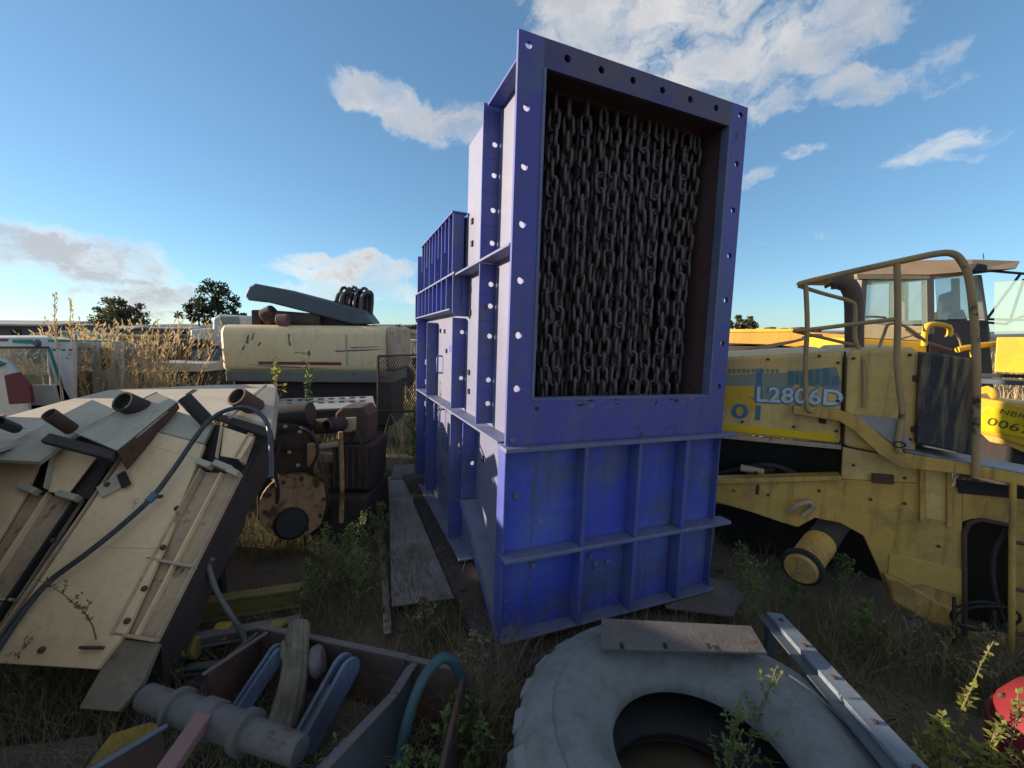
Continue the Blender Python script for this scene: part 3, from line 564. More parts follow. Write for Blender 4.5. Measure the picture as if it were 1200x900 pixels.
# ================================================================== THE TAN STEEL BODY (left)
A1, A2, A3 = V((-2.57, 1.92, .30)), V((-2.08, 1.90, .30)), D(169, 502, 3.0)
NA = (A2-A1).cross(A3-A1).normalized()
if NA.z < 0: NA = -NA
def PA(px, py, off=0.0): return PL(px, py, A1+NA*off, NA)
fold = (PA(238, 521)-PA(169, 502)).normalized(); up_b = (V((0, math.cos(R(24)), math.sin(R(24)))))
NB = fold.cross(up_b).normalized(); NB = NB if NB.z > 0 else -NB
def PB(px, py, off=0.0): return PL(px, py, A3+NB*off, NB)
tan = thing('tan_dump_body', 'tan steel body section with sloping panels, open channels and a sunlit top sheet', 'steel body', (-2.6, 2.4, 0))
def pan(name, pts, m, th=.03, f=PA, off=0.0, n=None, bev=.004, par=tan):
    n = n if n is not None else (NA if f is PA else NB)
    return MB().prism([LO(tan, f(x, y, off)) for x, y in pts], -n*th).build(name, m, par, bev=bev)
# right-hand unit
pan('panel', [(160, 516), (169, 502), (239, 521), (192, 640), (146, 742), (112, 784), (-18, 776), (60, 660), (112, 583)], M_TAN)
pan('panel_top', [(169.5, 501), (205, 481), (251, 495), (239, 519.5)], M_TANG, f=PB)
CH2 = -.045
pan('channel_floor', [(241, 553), (284, 556), (186, 752), (138, 746)], M_TAND, off=CH2)
def strip(name, a, b, w, m, off0, off1, f=PA):
    p, q = f(*a, off0), f(*b, off0); d = (q-p).normalized(); s2 = d.cross(NA).normalized()
    return MB().obox(LO(tan, p), d*(q-p).length, s2*w, NA*(off1-off0)).build(name, m, tan, bev=.002)
strip('channel_edge', (285, 557), (187, 753), .010, M_TAND, CH2, -.012)
strip('channel_rib', (263, 556), (163, 750), .012, M_TAN, CH2, -.01)
strip('channel_edge', (241, 553), (140, 746), .012, M_TAND, CH2, .012)
strip('cross_bar', (178, 655), (232, 665), .014, M_CREAM, CH2, .0)
strip('cross_bar', (140, 742), (188, 750), .016, M_TAND, CH2, .0)
pan('channel_foot', [(138, 748), (186, 754), (166, 802), (138, 834), (92, 830)], mat('muddy_foot_paint', (.24, .20, .145), (.17, .14, .11), 4, .8, wear=.8, rust=.3), off=-.03)
for x, y in ((208, 596), (192, 642), (170, 690), (150, 728), (63, 634), (50, 762)):
    MB().lathe([(.016, 0), (.016, .012), (.007, .02)], LO(tan, PA(x, y)), NA, 8).build('bolt', M_RUST, tan, smooth=40)
strip('cleat', (98, 758), (124, 758), .012, M_RUST, 0, .03)
strip('weld_seam', (108, 640), (186, 642), .005, M_TAN, 0, .003); strip('weld_seam', (160, 517), (232, 537), .005, M_TAN, 0, .003)
strip('panel_lip', (159, 517), (-16, 774), .008, M_TAND, -.02, .014)
for x, y in ((165, 508), (160, 522)): MB().lathe([(.02, 0), (.02, .016), (.009, .024)], LO(tan, PA(x, y)), NA, 8).build('bolt', M_RUST, tan, smooth=40)
# channel head of the right-hand unit: cleats, upright gusset, cross flange and upper box
for a in ((232, 546, 248, 552), (252, 548, 272, 556), (268, 556, 280, 562)):
    p = PA(a[0], a[1], -.02); MB().obox(LO(tan, p), (PA(a[2], a[3], -.02)-p), NA*.05, fold.cross(NA)*-.04).build('cleat', M_TANG, tan, bev=.004)
pan('gusset', [(262, 500), (297, 512), (281, 538), (258, 534)], M_TAN, off=.015, th=.012)
strip('gusset_edge', (262, 500), (256, 538), .008, M_CREAM, .015, .045)
pan('cross_flange', [(246, 488), (256, 484), (319, 504), (313, 511)], M_RUSTDARK, f=PB, off=.05, th=.02)
pan('upper_box', [(268, 482), (308, 452), (324, 454), (318, 502), (262, 486)], M_TANG, f=PB, off=.03, th=.12)
p, q2 = PB(268, 491, .06), PB(312, 452, .06); MB().obox(LO(tan, p), q2-p, fold*.012, NB*.02).build('box_edge', M_CREAM, tan, bev=.002)
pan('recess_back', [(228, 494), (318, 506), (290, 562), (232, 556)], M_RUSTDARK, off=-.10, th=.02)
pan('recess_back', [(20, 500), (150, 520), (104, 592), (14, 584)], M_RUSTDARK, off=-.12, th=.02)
strip('gusset_edge', (297, 512), (281, 540), .010, M_TAND, -.03, .03); strip('cleat', (300, 512), (288, 545), .02, M_TAND, -.05, .0)
# left-hand unit
pan('panel', [(-160, 540), (45, 541), (30, 575), (-40, 690), (-160, 730)], M_TAN, off=-.02)
pan('panel_top', [(-160, 530), (0, 526), (60, 492), (108, 468), (145, 484), (90, 508), (46, 541)], M_TANG, f=PB, off=-.02)
pan('channel_floor', [(26, 578), (96, 584), (0, 735), (-18, 776), (-110, 770)], M_TAND, off=-.06)
strip('channel_rib', (62, 580), (-45, 745), .012, M_TAN, -.06, -.02)
strip('channel_edge', (97, 584), (-14, 752), .02, M_DARK, -.06, -.02)
strip('cross_bar', (-40, 700), (22, 703), .014, M_CREAM, -.06, -.02)
for a in ((24, 574, 44, 582), (70, 584, 92, 590)):
    p = PA(a[0], a[1], -.03); MB().obox(LO(tan, p), (PA(a[2], a[3], -.03)-p), NA*.05, fold.cross(NA)*-.04).build('cleat', M_TANG, tan, bev=.004)
pan('gusset', [(68, 520), (112, 536), (78, 580), (56, 576)], M_TAN, off=.01, th=.012)
strip('gusset_edge', (69, 520), (58, 574), .008, M_CREAM, .01, .05)
pan('gusset', [(112, 536), (140, 520), (104, 585), (78, 582)], M_RUSTDARK, off=-.03, th=.012)
pan('cross_flange', [(47, 516), (58, 507), (136, 528), (131, 538)], M_RUSTDARK, f=PB, off=.07, th=.03)
pan('upper_box', [(88, 507), (184, 460), (209, 471), (168, 505), (138, 528)], M_TANG, f=PB, off=.09, th=.015)
p, q2, r2_ = PB(138, 529, .09), PB(208, 472, .09), NB
MB().prism([LO(tan, p), LO(tan, q2), LO(tan, q2-NB*.05), LO(tan, p-NB*.16)], fold*-.012).build('box_side', M_RUST, tan)
p, q2 = PB(88, 507, .1), PB(184, 460, .1); MB().obox(LO(tan, p), q2-p, fold*.008, NB*.012).build('box_edge', M_CREAM, tan, bev=.002)
pan('latch_plate', [(112, 571), (143, 552), (152, 565), (118, 583)], M_CREAM, off=.02, th=.02)
MB().lathe([(.016, 0), (.016, .012), (.007, .012)], LO(tan, PA(126, 568, .022)), NA, 10).build('latch_bolt', M_RUST, tan, smooth=40)
pan('latch_tongue', [(136, 557), (146, 551), (153, 566), (142, 572)], M_DARK, off=.032, th=.012)
# sunlit top sheet and its hidden frame behind
NC = V((-.02, -.03, 1)).normalized(); C0 = V((-3.4, 4.2, 1.25))
def PC(px, py, off=0.0): return PL(px, py, C0+NC*off, NC)
MB().prism([LO(tan, PC(*p)) for p in ((-250, 528), (-120, 508), (0, 490), (70, 471), (128, 457), (250, 451), (325, 450), (322, 462), (260, 489), (108, 492), (0, 525), (-250, 560))], -NC*.03).build('top_sheet', M_CREAM, tan, bev=.004)
for a, b2 in (((-100, 500), (-100, 620)),):
    p, q2 = PC(a[0], a[1], -.05), PA(b2[0], b2[1], -.12); MB().obox(LO(tan, V((p.x, p.y, 0))), (.05, 0, 0), (0, .6, 0), (0, 0, p.z-.02)).build('side_plate', M_TAND, tan)
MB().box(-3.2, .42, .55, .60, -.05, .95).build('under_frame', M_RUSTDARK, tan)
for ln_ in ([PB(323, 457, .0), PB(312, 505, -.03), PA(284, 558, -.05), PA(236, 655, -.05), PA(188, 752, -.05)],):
    for p, q2 in zip(ln_[:-1], ln_[1:]): MB().prism([LO(tan, p), LO(tan, q2), LO(tan, V((q2.x, q2.y, max(.05, q2.z-.30)))), LO(tan, V((p.x, p.y, max(.05, p.z-.34))))], (-.02, 0, 0)).build('side_plate', M_RUSTDARK, tan)  # dark plates added under this edge to shade the housing wall
# unseen boxes added left of view to shade tyre, rust plate and tops
MB().prism([LO(tan, p) for p in ((-1.95, 1.3, .3), (-4.0, 2.95, .3), (-5.6, 2.95, .3), (-5.6, 1.3, .3))], (0, 0, 1.15)).build('unseen_shade_box', M_TAND, tan, bev=.01)
MB().prism([LO(tan, p) for p in ((-4.58, 2.96, .3), (-4.62, 3.62, .3), (-5.6, 3.62, .3), (-5.6, 2.96, .3))], (0, 0, 1.52)).build('unseen_shade_box', M_TAND, tan, bev=.01)
# loose stubs on the body
def stub(label, a, b, r, m, off=.05, f=PB, inner=True, n=20):
    p, q2 = f(*a, off+.14), f(*b, off-.03); t = thing('pipe_stub', label, 'pipe', p); d = q2-p
    MB().lathe([(r*.82, .06), (r*.82, 0), (r, 0), (r, d.length), (r*.2, d.length)], (0, 0, 0), d, n, cap=False).build('tube_wall', m, t, smooth=40)
    MB().lathe([(r*.8, .05), (r*.8, .055)], (0, 0, 0), d, n).build('bore', M_DARK, t)
    return t
stub('short open rusty pipe stub with a lug lying on the sunlit top sheet', (277, 464), (300, 478), .075, M_RUST)
stub('short wide dark pipe stub on the top sheet beside the tan box beam', (143, 470), (172, 482), .075, M_RUSTDARK)
t = stub('torn black rubber pipe end lying across the tan body', (216, 466), (243, 494), .05, M_RUBDARK)
for k in range(4): MB().obox(V((.01*k, .01, .02)), (.02, .05, .03), (.012, 0, 0), (0, 0, .004)).build('torn_flap', M_RUBDARK, t)
stub('bent rusty bar end standing on the grey tan top panel', (57, 485), (84, 503), .045, M_RUST, off=.06)
stub('dark pipe stub at the far edge of the tan body', (-2, 494), (18, 502), .035, M_RUBDARK, off=.05)
# hydraulic hose
hp = [PB(318, 560, .02), PB(317, 520, .08), PB(311, 492, .13), PB(292, 478, .16), PB(268, 480, .15), PB(246, 492, .11), PA(228, 514, .07), PA(205, 548, .06), PA(178, 583, .06), PA(140, 618, .05), PA(100, 650, .05), PA(62, 678, .04), PA(36, 705, .03), PA(5, 748, .02), PA(-20, 790, .02)]
hs = thing('hydraulic_hose', 'black hydraulic hose looping over the tan body with a blue clamp', 'hose', hp[7])
MB().tube([LO(hs, p) for p in smoothpath(hp, 8)], .0155, 10).build('hose', M_HOSE, hs, smooth=60)
d = (hp[9]-hp[7]).normalized(); MB().cyl(LO(hs, hp[8]-d*.03), LO(hs, hp[8]+d*.03), .024, n=12).build('clamp', M_CLAMP, hs, smooth=40, bev=.003)
MB().obox(LO(hs, hp[8]+d*.0-V((0, 0, .01))), V((.05, .01, 0)), (0, .02, 0), (0, 0, .02)).build('clamp_bolt', M_RUST, hs, bev=.003)

# ================================================================== BUCKET FRAME WITH THE PIN (front left)
RZ = .36
bf = thing('bucket_frame', 'open rusty steel frame with blue inner lugs, holding a loose pin and a log', 'bucket frame', G(330, 830, 0))
def wall(name, a, b, h0, m, th=.02, zt=RZ, inward=None, par=bf):
    p, q2 = G(*a, zt), G(*b, zt); d = (q2-p).normalized(); s2 = V((-d.y, d.x, 0))
    return MB().obox(LO(bf, V((p.x, p.y, zt-h0))), q2-p, s2*th, (0, 0, h0)).build(name, m, par, bev=.003)
def rim(a, b, w, m=M_RUSTPLATE, zt=RZ):
    p, q2 = G(*a, zt), G(*b, zt); d = (q2-p).normalized(); s2 = V((-d.y, d.x, 0))
    return MB().obox(LO(bf, p+V((0, 0, .002))), q2-p, s2*w, (0, 0, .012)).build('rim', m, bf, bev=.003)
wall('back_wall', (300, 738), (475, 775), .34, M_RUST); rim((296, 737), (476, 775), .035, M_RUSTPLATE)
wall('back_wall', (477, 776), (540, 790), .34, M_RUST); rim((476, 775.5), (541, 790), .03)
wall('divider', (478, 778), (456, 812), .34, M_GREYD); wall('divider', (456, 812), (330, 940), .34, M_GREYD)
rim((483, 778), (461, 813), .03); rim((461, 813.5), (335, 945), .03)
wall('side_wall', (540, 790), (500, 960), .34, M_RUST)
wall('side_wall', (300, 740), (240, 790), .34, M_RUST); rim((312, 742), (236, 792), .02)
wall('side_wall', (190, 852), (60, 930), .3, M_RUST); rim((196, 850), (60, 930), .022, M_LUG)
MB().prism([LO(bf, G(x, y, .02)) for x, y in ((300, 745), (540, 792), (500, 960), (40, 960), (150, 850))], (0, 0, .015)).build('floor_plate', M_DARK, bf)
# blue lugs: slotted bars with rounded heads
def lug(foot, head, w, zf, zh, hh):
    p, q2 = G(*foot, zf), G(*head, zh); d = q2-p; L = d.length; d = d.normalized(); s2 = d.cross(Z).normalized(); u = s2.cross(d)
    for sd_ in (-1, 1):
        c0 = p+s2*(sd_*w*.5)
        poly = [c0-u*hh*1.1, c0+u*hh*1.1]+[c0+d*(L-hh)+(u*math.cos(a)+d*math.sin(a))*hh*1.2 for a in [math.pi*k/8 for k in range(9)]]
        MB().prism([LO(bf, x) for x in poly], s2*.02*-sd_).build('lug_cheek', M_LUG, bf, bev=.004)
    MB().obox(LO(bf, p-s2*w*.46-u*hh*.8), d*(L*.66), s2*w*.92, u*hh*1.5).build('lug_web', M_LUG, bf, bev=.004)
lug((268, 850), (330, 758), .06, .14, .40, .030); lug((352, 880), (412, 770), .075, .12, .38, .052)
rb = MB().lathe([(.0, -.03), (.06, -.03), (.075, -.015), (.075, .015), (.06, .03), (0, .03)], LO(bf, G(372, 775, .33)), (1, .3, .2), 20, cap=False).build('roller', M_PIN, bf, smooth=40)
# loose pin
pz0 = .34
pn = thing('steel_pin', 'grey collared steel pin with a pink lever lying across the rusty frame', 'shaft', G(265, 850, pz0))
ax0, ax1 = G(170, 816, pz0), G(352, 880, pz0); dx = ax1-ax0; Lp = dx.length
k0 = lambda f: f*Lp
prf = [(0, 0), (.048, 0), (.053, .006), (.053, k0(.22)), (.078, k0(.22)), (.080, k0(.25)), (.062, k0(.255)), (.062, k0(.50)), (.064, k0(.52)), (.064, k0(.66)), (.082, k0(.66)), (.084, k0(.70)), (.058, k0(.705)), (.054, k0(.99)), (.050, Lp), (0, Lp)]
MB().lathe(prf, LO(pn, ax0), dx, 32, cap=False).build('pin_body', M_PIN, pn, smooth=35)
dn = dx.normalized(); base = ax0+dx*.40
lv = G(205, 886, pz0+.02)-base; lv = lv.normalized()*.30; sw_ = dn*.075; tk = lv.cross(dn).normalized()*.045
MB().obox(LO(pn, base+V((0, 0, .03))-tk*.3), lv, sw_, tk).build('lever', M_PINK, pn, bev=.006)
MB().lathe([(.063, 0), (.075, .004), (.075, .085), (.063, .09)], LO(pn, base-dn*.005), dn, 28, cap=False).build('lever_collar', M_PIN, pn, smooth=40)
# log
lg = thing('wooden_log', 'weathered grey split log propped in the rusty frame', 'log', G(335, 852, .1))
lp = [G(328, 865, .12), G(338, 825, .22), G(346, 785, .33), G(349, 750, .42), G(350, 731, .46)]
q = MB().tube([LO(lg, p) for p in smoothpath(lp, 8)], [.074-.0009*i for i in range(33)], 26)
ax_ = [LO(lg, p) for p in smoothpath(lp, 8)]
for i in range(33*26):
    c_i = ax_[i//26]; d_i = q.v[i]-c_i; k = i % 26; q.v[i] = c_i+d_i*(1+(.10 if k % 2 else -.08)*(.3+1.2*abs(noise.noise(V((k*1.7, i//26*.05, 0)))))+.16*noise.noise(V((k*.5, i//26*.06, 4))))
q.build('trunk', M_WOOD, lg)
MB().tube([LO(lg, lp[2]+V((-.01, 0, 0))), LO(lg, lp[2]+V((-.06, .02, .07))), LO(lg, lp[2]+V((-.07, .03, .13)))], [.03, .022, .008], 7).build('broken_branch', M_WOOD, lg, smooth=50)
r5 = random.Random(12); q = MB()
for i in range(520):
    px, py = r5.uniform(330, 500), r5.uniform(795, 900); p = LO(bf, G(px, py, .045)); d = V((r5.gauss(0, 1), r5.gauss(0, 1), abs(r5.gauss(.3, .4)))).normalized()*r5.uniform(.04, .16)
    q.tube([p, p+d*.5+V((0, 0, .01)), p+d], [.003, .0025, .001], 4)
kind(q.build('straw_litter', M_GRASSD, bf), 'stuff')
MB().prism([LO(bf, G(x, y, .036)) for x, y in ((330, 800), (420, 795), (470, 815), (430, 870), (380, 905), (330, 880))], (0, 0, .03)).build('caked_soil', M_SOIL, bf, bev=.012)
# teal hose
tp = [G(466, 905, .12), G(470, 880, .2), G(478, 845, .34), G(490, 808, .45), G(505, 782, .50), G(520, 771, .50), G(533, 778, .44), G(541, 800, .3), G(546, 830, .12), G(550, 850, .0)]
th_ = thing('teal_hose', 'thick teal rubber hose arching over the rusty frame edge', 'hose', tp[0])
MB().tube([LO(th_, p) for p in smoothpath(tp, 6)], .024, 12).build('hose', M_TEAL, th_, smooth=60)
# yellow and grey beams lying behind the frame
def ibeam(name, label, a, b, w, hgt, m, z=.0, cat='steel beam'):
    p, q2 = G(*a, z+hgt), G(*b, z+hgt); p, q2 = drop(p, z), drop(q2, z); t = thing(name, label, cat, p); d = q2-p; s2 = V((-d.y, d.x, 0)).normalized()
    o = MB(); o.obox((0, 0, 0), d, s2*w, (0, 0, .015)); o.obox(V((0, 0, hgt-.015)), d, s2*w, (0, 0, .015)); o.obox(s2*(w*.35)+V((0, 0, .015)), d, s2*w*.3, (0, 0, hgt-.03)); o.build('beam_web', m, t, bev=.003); return t
ibeam('yellow_beam', 'dirty yellow steel beam lying behind the rusty frame', (205, 712), (352, 690), .09, .14, mat('dirty_yellow_beam', (.20, .16, .045), (.13, .11, .05), 5, .8, rust=.35, rscale=5, dust=.4, dustcol=(.12, .1, .07)), .05)
ibeam('grey_link_bar', 'grey steel link bar with square eyes behind the rusty frame', (208, 752), (350, 728), .07, .07, M_PIN, .1)
t = ibeam('yellow_roller', 'rusty round bar with yellow ends under the link bar', (215, 770), (330, 745), .1, .05, M_RUSTDARK, .0)
for px, py in ((262, 742), (326, 740), (222, 760)):
    p = LO(t, G(px, py, .12)); MB().cyl(p-V((.045, 0, 0)), p+V((.045, .012, 0)), .062, n=14).build('end_cap', mat('grimy_yellow', (.34, .24, .03), (.16, .12, .04), 6, .7, rust=.35), t, smooth=40, bev=.006)
ibeam('grey_pipe_rail', 'thin grey green pipe rail on the ground behind the pin', (168, 790), (300, 775), .05, .05, mat('grey_green_rail', (.11, .13, .115), (.08, .09, .08), 6, .8, rust=.3), .0)
t = thing('yellow_sheet', 'torn yellow sheet on the ground below the tan body', 'steel sheet', G(110, 880, .1))
MB().prism([LO(t, G(x, y, .12)) for x, y in ((98, 905), (130, 862), (175, 848), (200, 852), (120, 900))], (0, 0, .01)).build('sheet', mat('grimy_yellow', (.34, .24, .03)), t, bev=.003)
t = thing('concrete_slab', 'grey dusty slab lying below the tan body', 'slab', G(50, 880, .0))
MB().prism([LO(t, G(x, y, .05)) for x, y in ((-60, 880), (60, 868), (122, 858), (95, 905), (-60, 930))], (0, 0, -.08)).build('slab', mat('dusty_concrete', (.14, .125, .105), (.10, .09, .075), 4, .9, bump=.5), t, bev=.01)
t = thing('bent_pipe', 'bent grey pipe standing among the junk beside the tan body', 'pipe', G(290, 760, 0))
MB().tube([LO(t, p) for p in smoothpath([G(292, 775, 0), G(285, 745, .15), G(270, 720, .3), G(255, 695, .42), G(245, 665, .55), G(249, 655, .6)], 5)], .016, 8).build('tube_wall', M_PIN, t, smooth=60)

# ================================================================== THE YELLOW LOADER (right)
LA = V((.887, -.461, 0)).normalized(); LY = Z.cross(LA); LOr = V((1.717, 3.40, 0))
LM = frame(LOr, LA, LY, Z)
ld = thing('wheel_loader', 'derelict yellow wheel loader without wheels, faded lettering on its hood', 'loader', mw=LM)
def LP(px, py, k=0.0): return LO(ld, PL(px, py, LOr-LY*k, LY))
def lpan(name, pts, m, k=0.0, th=.03, bev=.004, par=ld): return MB().prism([LP(x, y, k) for x, y in pts], (0, th, 0)).build(name, m, par, bev=bev)
# hood: shells with real depth
lpan('hood_side', [(838, 424), (850, 418), (989, 411), (986, 521), (838, 507)], M_YELHOOD, th=1.25, bev=.03)
hs2 = lpan('hood_side', [(992, 418), (1000, 409), (1070, 407), (1079, 412), (1074, 540), (989, 523)], M_YELHOOD, k=.01, th=1.2, bev=.03)
lpan('reflective_stripe', [(838, 496), (978, 509), (978, 517.5), (838, 503)], M_YSTRIPE, k=.004, th=.006, bev=0)
lpan('hood_skirt', [(838, 507.5), (986, 521.5), (986, 527), (838, 513)], M_TAND, k=-.01, th=.03)
lpan('grille_panel', [(1080, 412), (1144, 421), (1140, 534), (1074, 520)], M_BLACK, k=.06, th=.9, bev=.015)
lpan('lower_panel', [(988, 524), (1075, 541), (1076, 566), (986, 561)], M_YELHOOD, k=-.02, th=.03)
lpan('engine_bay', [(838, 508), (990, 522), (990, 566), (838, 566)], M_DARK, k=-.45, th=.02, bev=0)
# engine parts in the bay
MB().tube(smoothpath([LP(842, 556, -.2), LP(875, 548, -.15), LP(905, 545, -.1), LP(940, 558, -.12), LP(965, 562, -.2)], 5), .02, 8).build('bay_hose', M_RUBDARK, ld, smooth=60)
MB().cyl(LP(868, 548, -.12), LP(895, 553, -.12), .03, n=14).build('bay_fitting', M_TAND, ld, smooth=40)
MB().cyl(LP(880, 556, -.10), LP(905, 550, -.22), .026, n=14).build('bay_fitting', M_RUST, ld, smooth=40)
MB().tube(smoothpath([LP(886, 553, -.08), LP(888, 570, -.0), LP(887, 580, .03)], 4), [.012]*8+[.004], 7).build('hanging_rag', M_RUBDARK, ld, smooth=60)
# chassis
CH = [[(838, 566), (985, 562), (1076, 567), (1128, 576), (1128, 745), (1090, 732), (1045, 707), (1030, 668), (1012, 628), (985, 613), (955, 607), (935, 618), (915, 612), (880, 600), (838, 588)],
      [(1128, 576), (1320, 600), (1320, 640), (1186, 616), (1140, 608), (1128, 612)], [(1128, 735), (1186, 748), (1320, 775), (1320, 820), (1128, 762)], [(1186, 616), (1320, 640), (1320, 775), (1186, 748)]]
q = MB()
for p in CH: q.prism([LP(x, y, .0) for x, y in p], (0, .05, 0))
q.build('chassis_frame', M_YEL, ld, bev=.006)
lpan('chassis_top_flange', [(838, 562), (986, 558), (986, 563), (838, 567)], M_YEL, k=.04, th=.12)
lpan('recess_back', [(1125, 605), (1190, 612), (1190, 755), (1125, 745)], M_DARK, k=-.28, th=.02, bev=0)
MB().tube([LP(1131, 745, .01), LP(1130, 625, .01), LP(1136, 613, .01), LP(1150, 609, .01), LP(1186, 616, .01)], .014, 8).build('recess_rim', M_RUST, ld, smooth=60)
MB().tube(smoothpath([LP(1180, 620, -.1), LP(1165, 650, -.05), LP(1165, 690, .0), LP(1175, 725, .02)], 5), .014, 8).build('recess_hose', M_RUBDARK, ld, smooth=60)
lpan('belly_plate', [(1042, 648), (1128, 668), (1128, 700), (1080, 685), (1040, 690)], mat('bright_patch_yellow', (.56, .39, .10), (.5, .34, .09), 3, .5, rust=.1), k=.008, th=.01)
lpan('belly_bulge', [(1035, 672), (1060, 682), (1120, 716), (1128, 742), (1088, 730), (1046, 706)], M_YEL, k=.05, th=.06, bev=.02)
for x in (1078, 1110): MB().obox(LP(x, 545, .03), LP(x+6, 545, .03)-LP(x, 545, .03), (0, .04, 0), LP(x, 612 if x < 1100 else 618, .03)-LP(x, 545, .03)).build('chassis_post', M_YEL, ld, bev=.004)
lpan('post_panel', [(1084, 548), (1110, 550), (1110, 612), (1084, 607)], M_YELHOOD, k=.006, th=.01)
lpan('dark_slot', [(1122, 562), (1200, 572), (1320, 590), (1320, 600), (1200, 585), (1124, 578)], M_DARK, k=.012, th=.02, bev=0)
# wheel arch liner and axle hub
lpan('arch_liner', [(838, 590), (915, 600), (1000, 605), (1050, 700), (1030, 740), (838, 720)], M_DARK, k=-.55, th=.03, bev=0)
p0, p1 = G(938, 667, .38), G(1000, 636, .42)
hubc = LO(ld, p0); hub_ax = LO(ld, p1)-hubc; hub_ax = V((.42, 1, .12)).normalized()*.42; rr = .115
MB().lathe([(0, -.012), (rr*.82, -.012), (rr*.9, 0), (rr*.9, .02), (rr, .022), (rr, .05), (rr*.88, .052), (rr*.92, .42), (0, .42)], hubc, hub_ax, 28, cap=False).build('axle_hub', M_YEL, ld, smooth=35)
MB().lathe([(rr*.9, .018), (rr*1.12, .02), (rr*1.12, .055), (rr*.9, .056)], hubc, hub_ax, 28, cap=False).build('hub_ring', M_RUBDARK, ld, smooth=35)
MB().cyl(hubc+hub_ax*.9, hubc+hub_ax*3, .1, n=16).build('axle_tube', M_RUSTDARK, ld, smooth=40)
MB().lathe([(0, 0), (.008, 0), (.008, .012), (0, .012)], hubc+V((-.01, -.014, -.0)), V((0, -1, 0)), 8, cap=False).build('hub_plug', M_ALU, ld)
q = MB().tube(smoothpath([LP(924, 600, .03), LP(935, 592, .06), LP(948, 588, .05), LP(952, 595, .03), LP(940, 604, .02)], 4), .02, 8); q.build('frayed_mount', M_TAND, ld, smooth=50)
# walkway beam
wb = [(930, 476), (984, 481), (1008, 490), (1036, 514), (1060, 531), (1130, 542), (1200, 556), (1320, 580)]
wt = [9, 13, 16, 18, 17, 14, 14, 15]
up_ = [(x, y) for x, y in wb]; dn_ = [(x-(6 if 2 <= i <= 4 else 0), y+h_) for i, ((x, y), h_) in enumerate(zip(wb, wt))]
lpan('walkway_beam', up_+dn_[::-1], M_YEL, k=.10, th=.08, bev=.006)
lpan('chequer_plate', [(1000, 486), (1052, 491), (1072, 527), (1042, 517)], mat('grey_chequer_plate', (.33, .32, .30), (.27, .26, .25), 12, .6, dust=.3), k=.09, th=.02)
MB().prism([LP(1060, 530, .10), LP(1320, 579, .10), LP(1320, 579, .10)+V((0, .3, 0)), LP(1060, 530, .10)+V((0, .3, 0))], (0, 0, .012)).build('walkway_plate', M_GREY, ld, bev=.003)
# handrails
def rail(name, pts, r, k=.11, m=M_YEL): return MB().tube(smoothpath([LP(x, y, k if len(p_) == 2 else p_[2]) for p_ in pts for x, y in [p_[:2]]], 4), r, 9).build(name, m, ld, smooth=60)
M_RAIL = mat('rusty_rail_paint', (.44, .30, .14), (.30, .205, .11), 3.5, .7, rust=.34, rscale=4, rustcol=(.07, .05, .04), bump=.2)
rail('handrail', [(936, 334), (944, 331), (1000, 318), (1060, 305), (1100, 297), (1118, 298), (1128, 308), (1135, 325), (1140, 360), (1144, 420), (1144, 480), (1143, 560)], .021, m=M_RAIL)
rail('handrail', [(944, 331), (946, 380), (944, 420), (944, 450), (946, 478), (952, 482)], .016, m=M_RAIL)
rail('handrail', [(1051, 308), (1052, 370), (1051, 420), (1054, 455), (1057, 485), (1052, 520), (1054, 530)], .019, m=M_RAIL)
rail('handrail', [(930, 388), (960, 385), (1000, 380), (1050, 374)], .015, m=M_RAIL)
rail('handrail', [(936, 335), (965, 344, .0), (996, 353, -.1), (1002, 362, -.1), (1002, 395, -.05), (1010, 418, 0), (1013, 445, .03), (1012, 478, .04)], .014, m=M_RAIL)
rail('handrail', [(930, 388), (965, 396, .0), (999, 404, -.1)], .012, m=M_RAIL)
rail('handrail', [(1030, 408, -.1), (1036, 392, -.15), (1042, 380, -.15), (1060, 382, -.2), (1085, 400, -.2)], .010, m=M_RAIL)
MB().tube([LP(1054, 521, .125)+V((.03*math.cos(a), -.0, .02*math.sin(a))) for a in [2*math.pi*i/12 for i in range(12)]], .006, 6, closed=True).build('rail_ring', M_RUSTDARK, ld, smooth=60)
# exhaust
ex = [LP(1001, 412, -.35), LP(1001, 375, -.35), LP(1000, 350, -.35), LP(995, 336, -.35), LP(985, 331, -.35), (LP(975, 331, -.35))]
MB().tube(smoothpath(ex, 5), [.062]*16+[.058]*5+[.055]*5, 16).build('exhaust_stack', mat('exhaust_brown', (.14, .085, .055), (.09, .075, .075), 4, .7, rust=.4, rustcol=(.16, .085, .05)), ld, smooth=50)
MB().prism([LP(968, 334, -.30), LP(982, 327, -.30), LP(984, 330, -.30), (LP(970, 337, -.30))], (0, .1, 0)).build('rain_cap', M_RUST, ld)
# ladder and cables
for dx_ in (0, 55): MB().tube([LP(1187+dx_, 566+dx_*.15, .14), LP(1185+dx_, 775+dx_*.2, .14)], .017, 8).build('ladder_stile', M_YEL, ld, smooth=60)
for y in (635, 690, 742): MB().tube([LP(1187, y, .14), LP(1242, y+10, .14)], .013, 8).build('ladder_rung', M_RUST, ld, smooth=60)
for k, (cx, cy, rx, ry) in enumerate(((1150, 722, 36, 17), (1158, 724, 38, 14))):
    MB().tube([LP(cx+rx*math.cos(a), cy+ry*math.sin(a), .09+.02*k) for a in [2*math.pi*i/20 for i in range(20)]], .009, 6, closed=True).build('cable_loop', M_RUBDARK, ld, smooth=60)
for x, z0, z1 in ((1118, 700, 770), (1165, 715, 760)): MB().tube([LP(x, z0, .1), LP(x+1, (z0+z1)/2, .11), LP(x, z1, .1)], .011, 6).build('hanging_cable', M_RUSTDARK, ld, smooth=60)
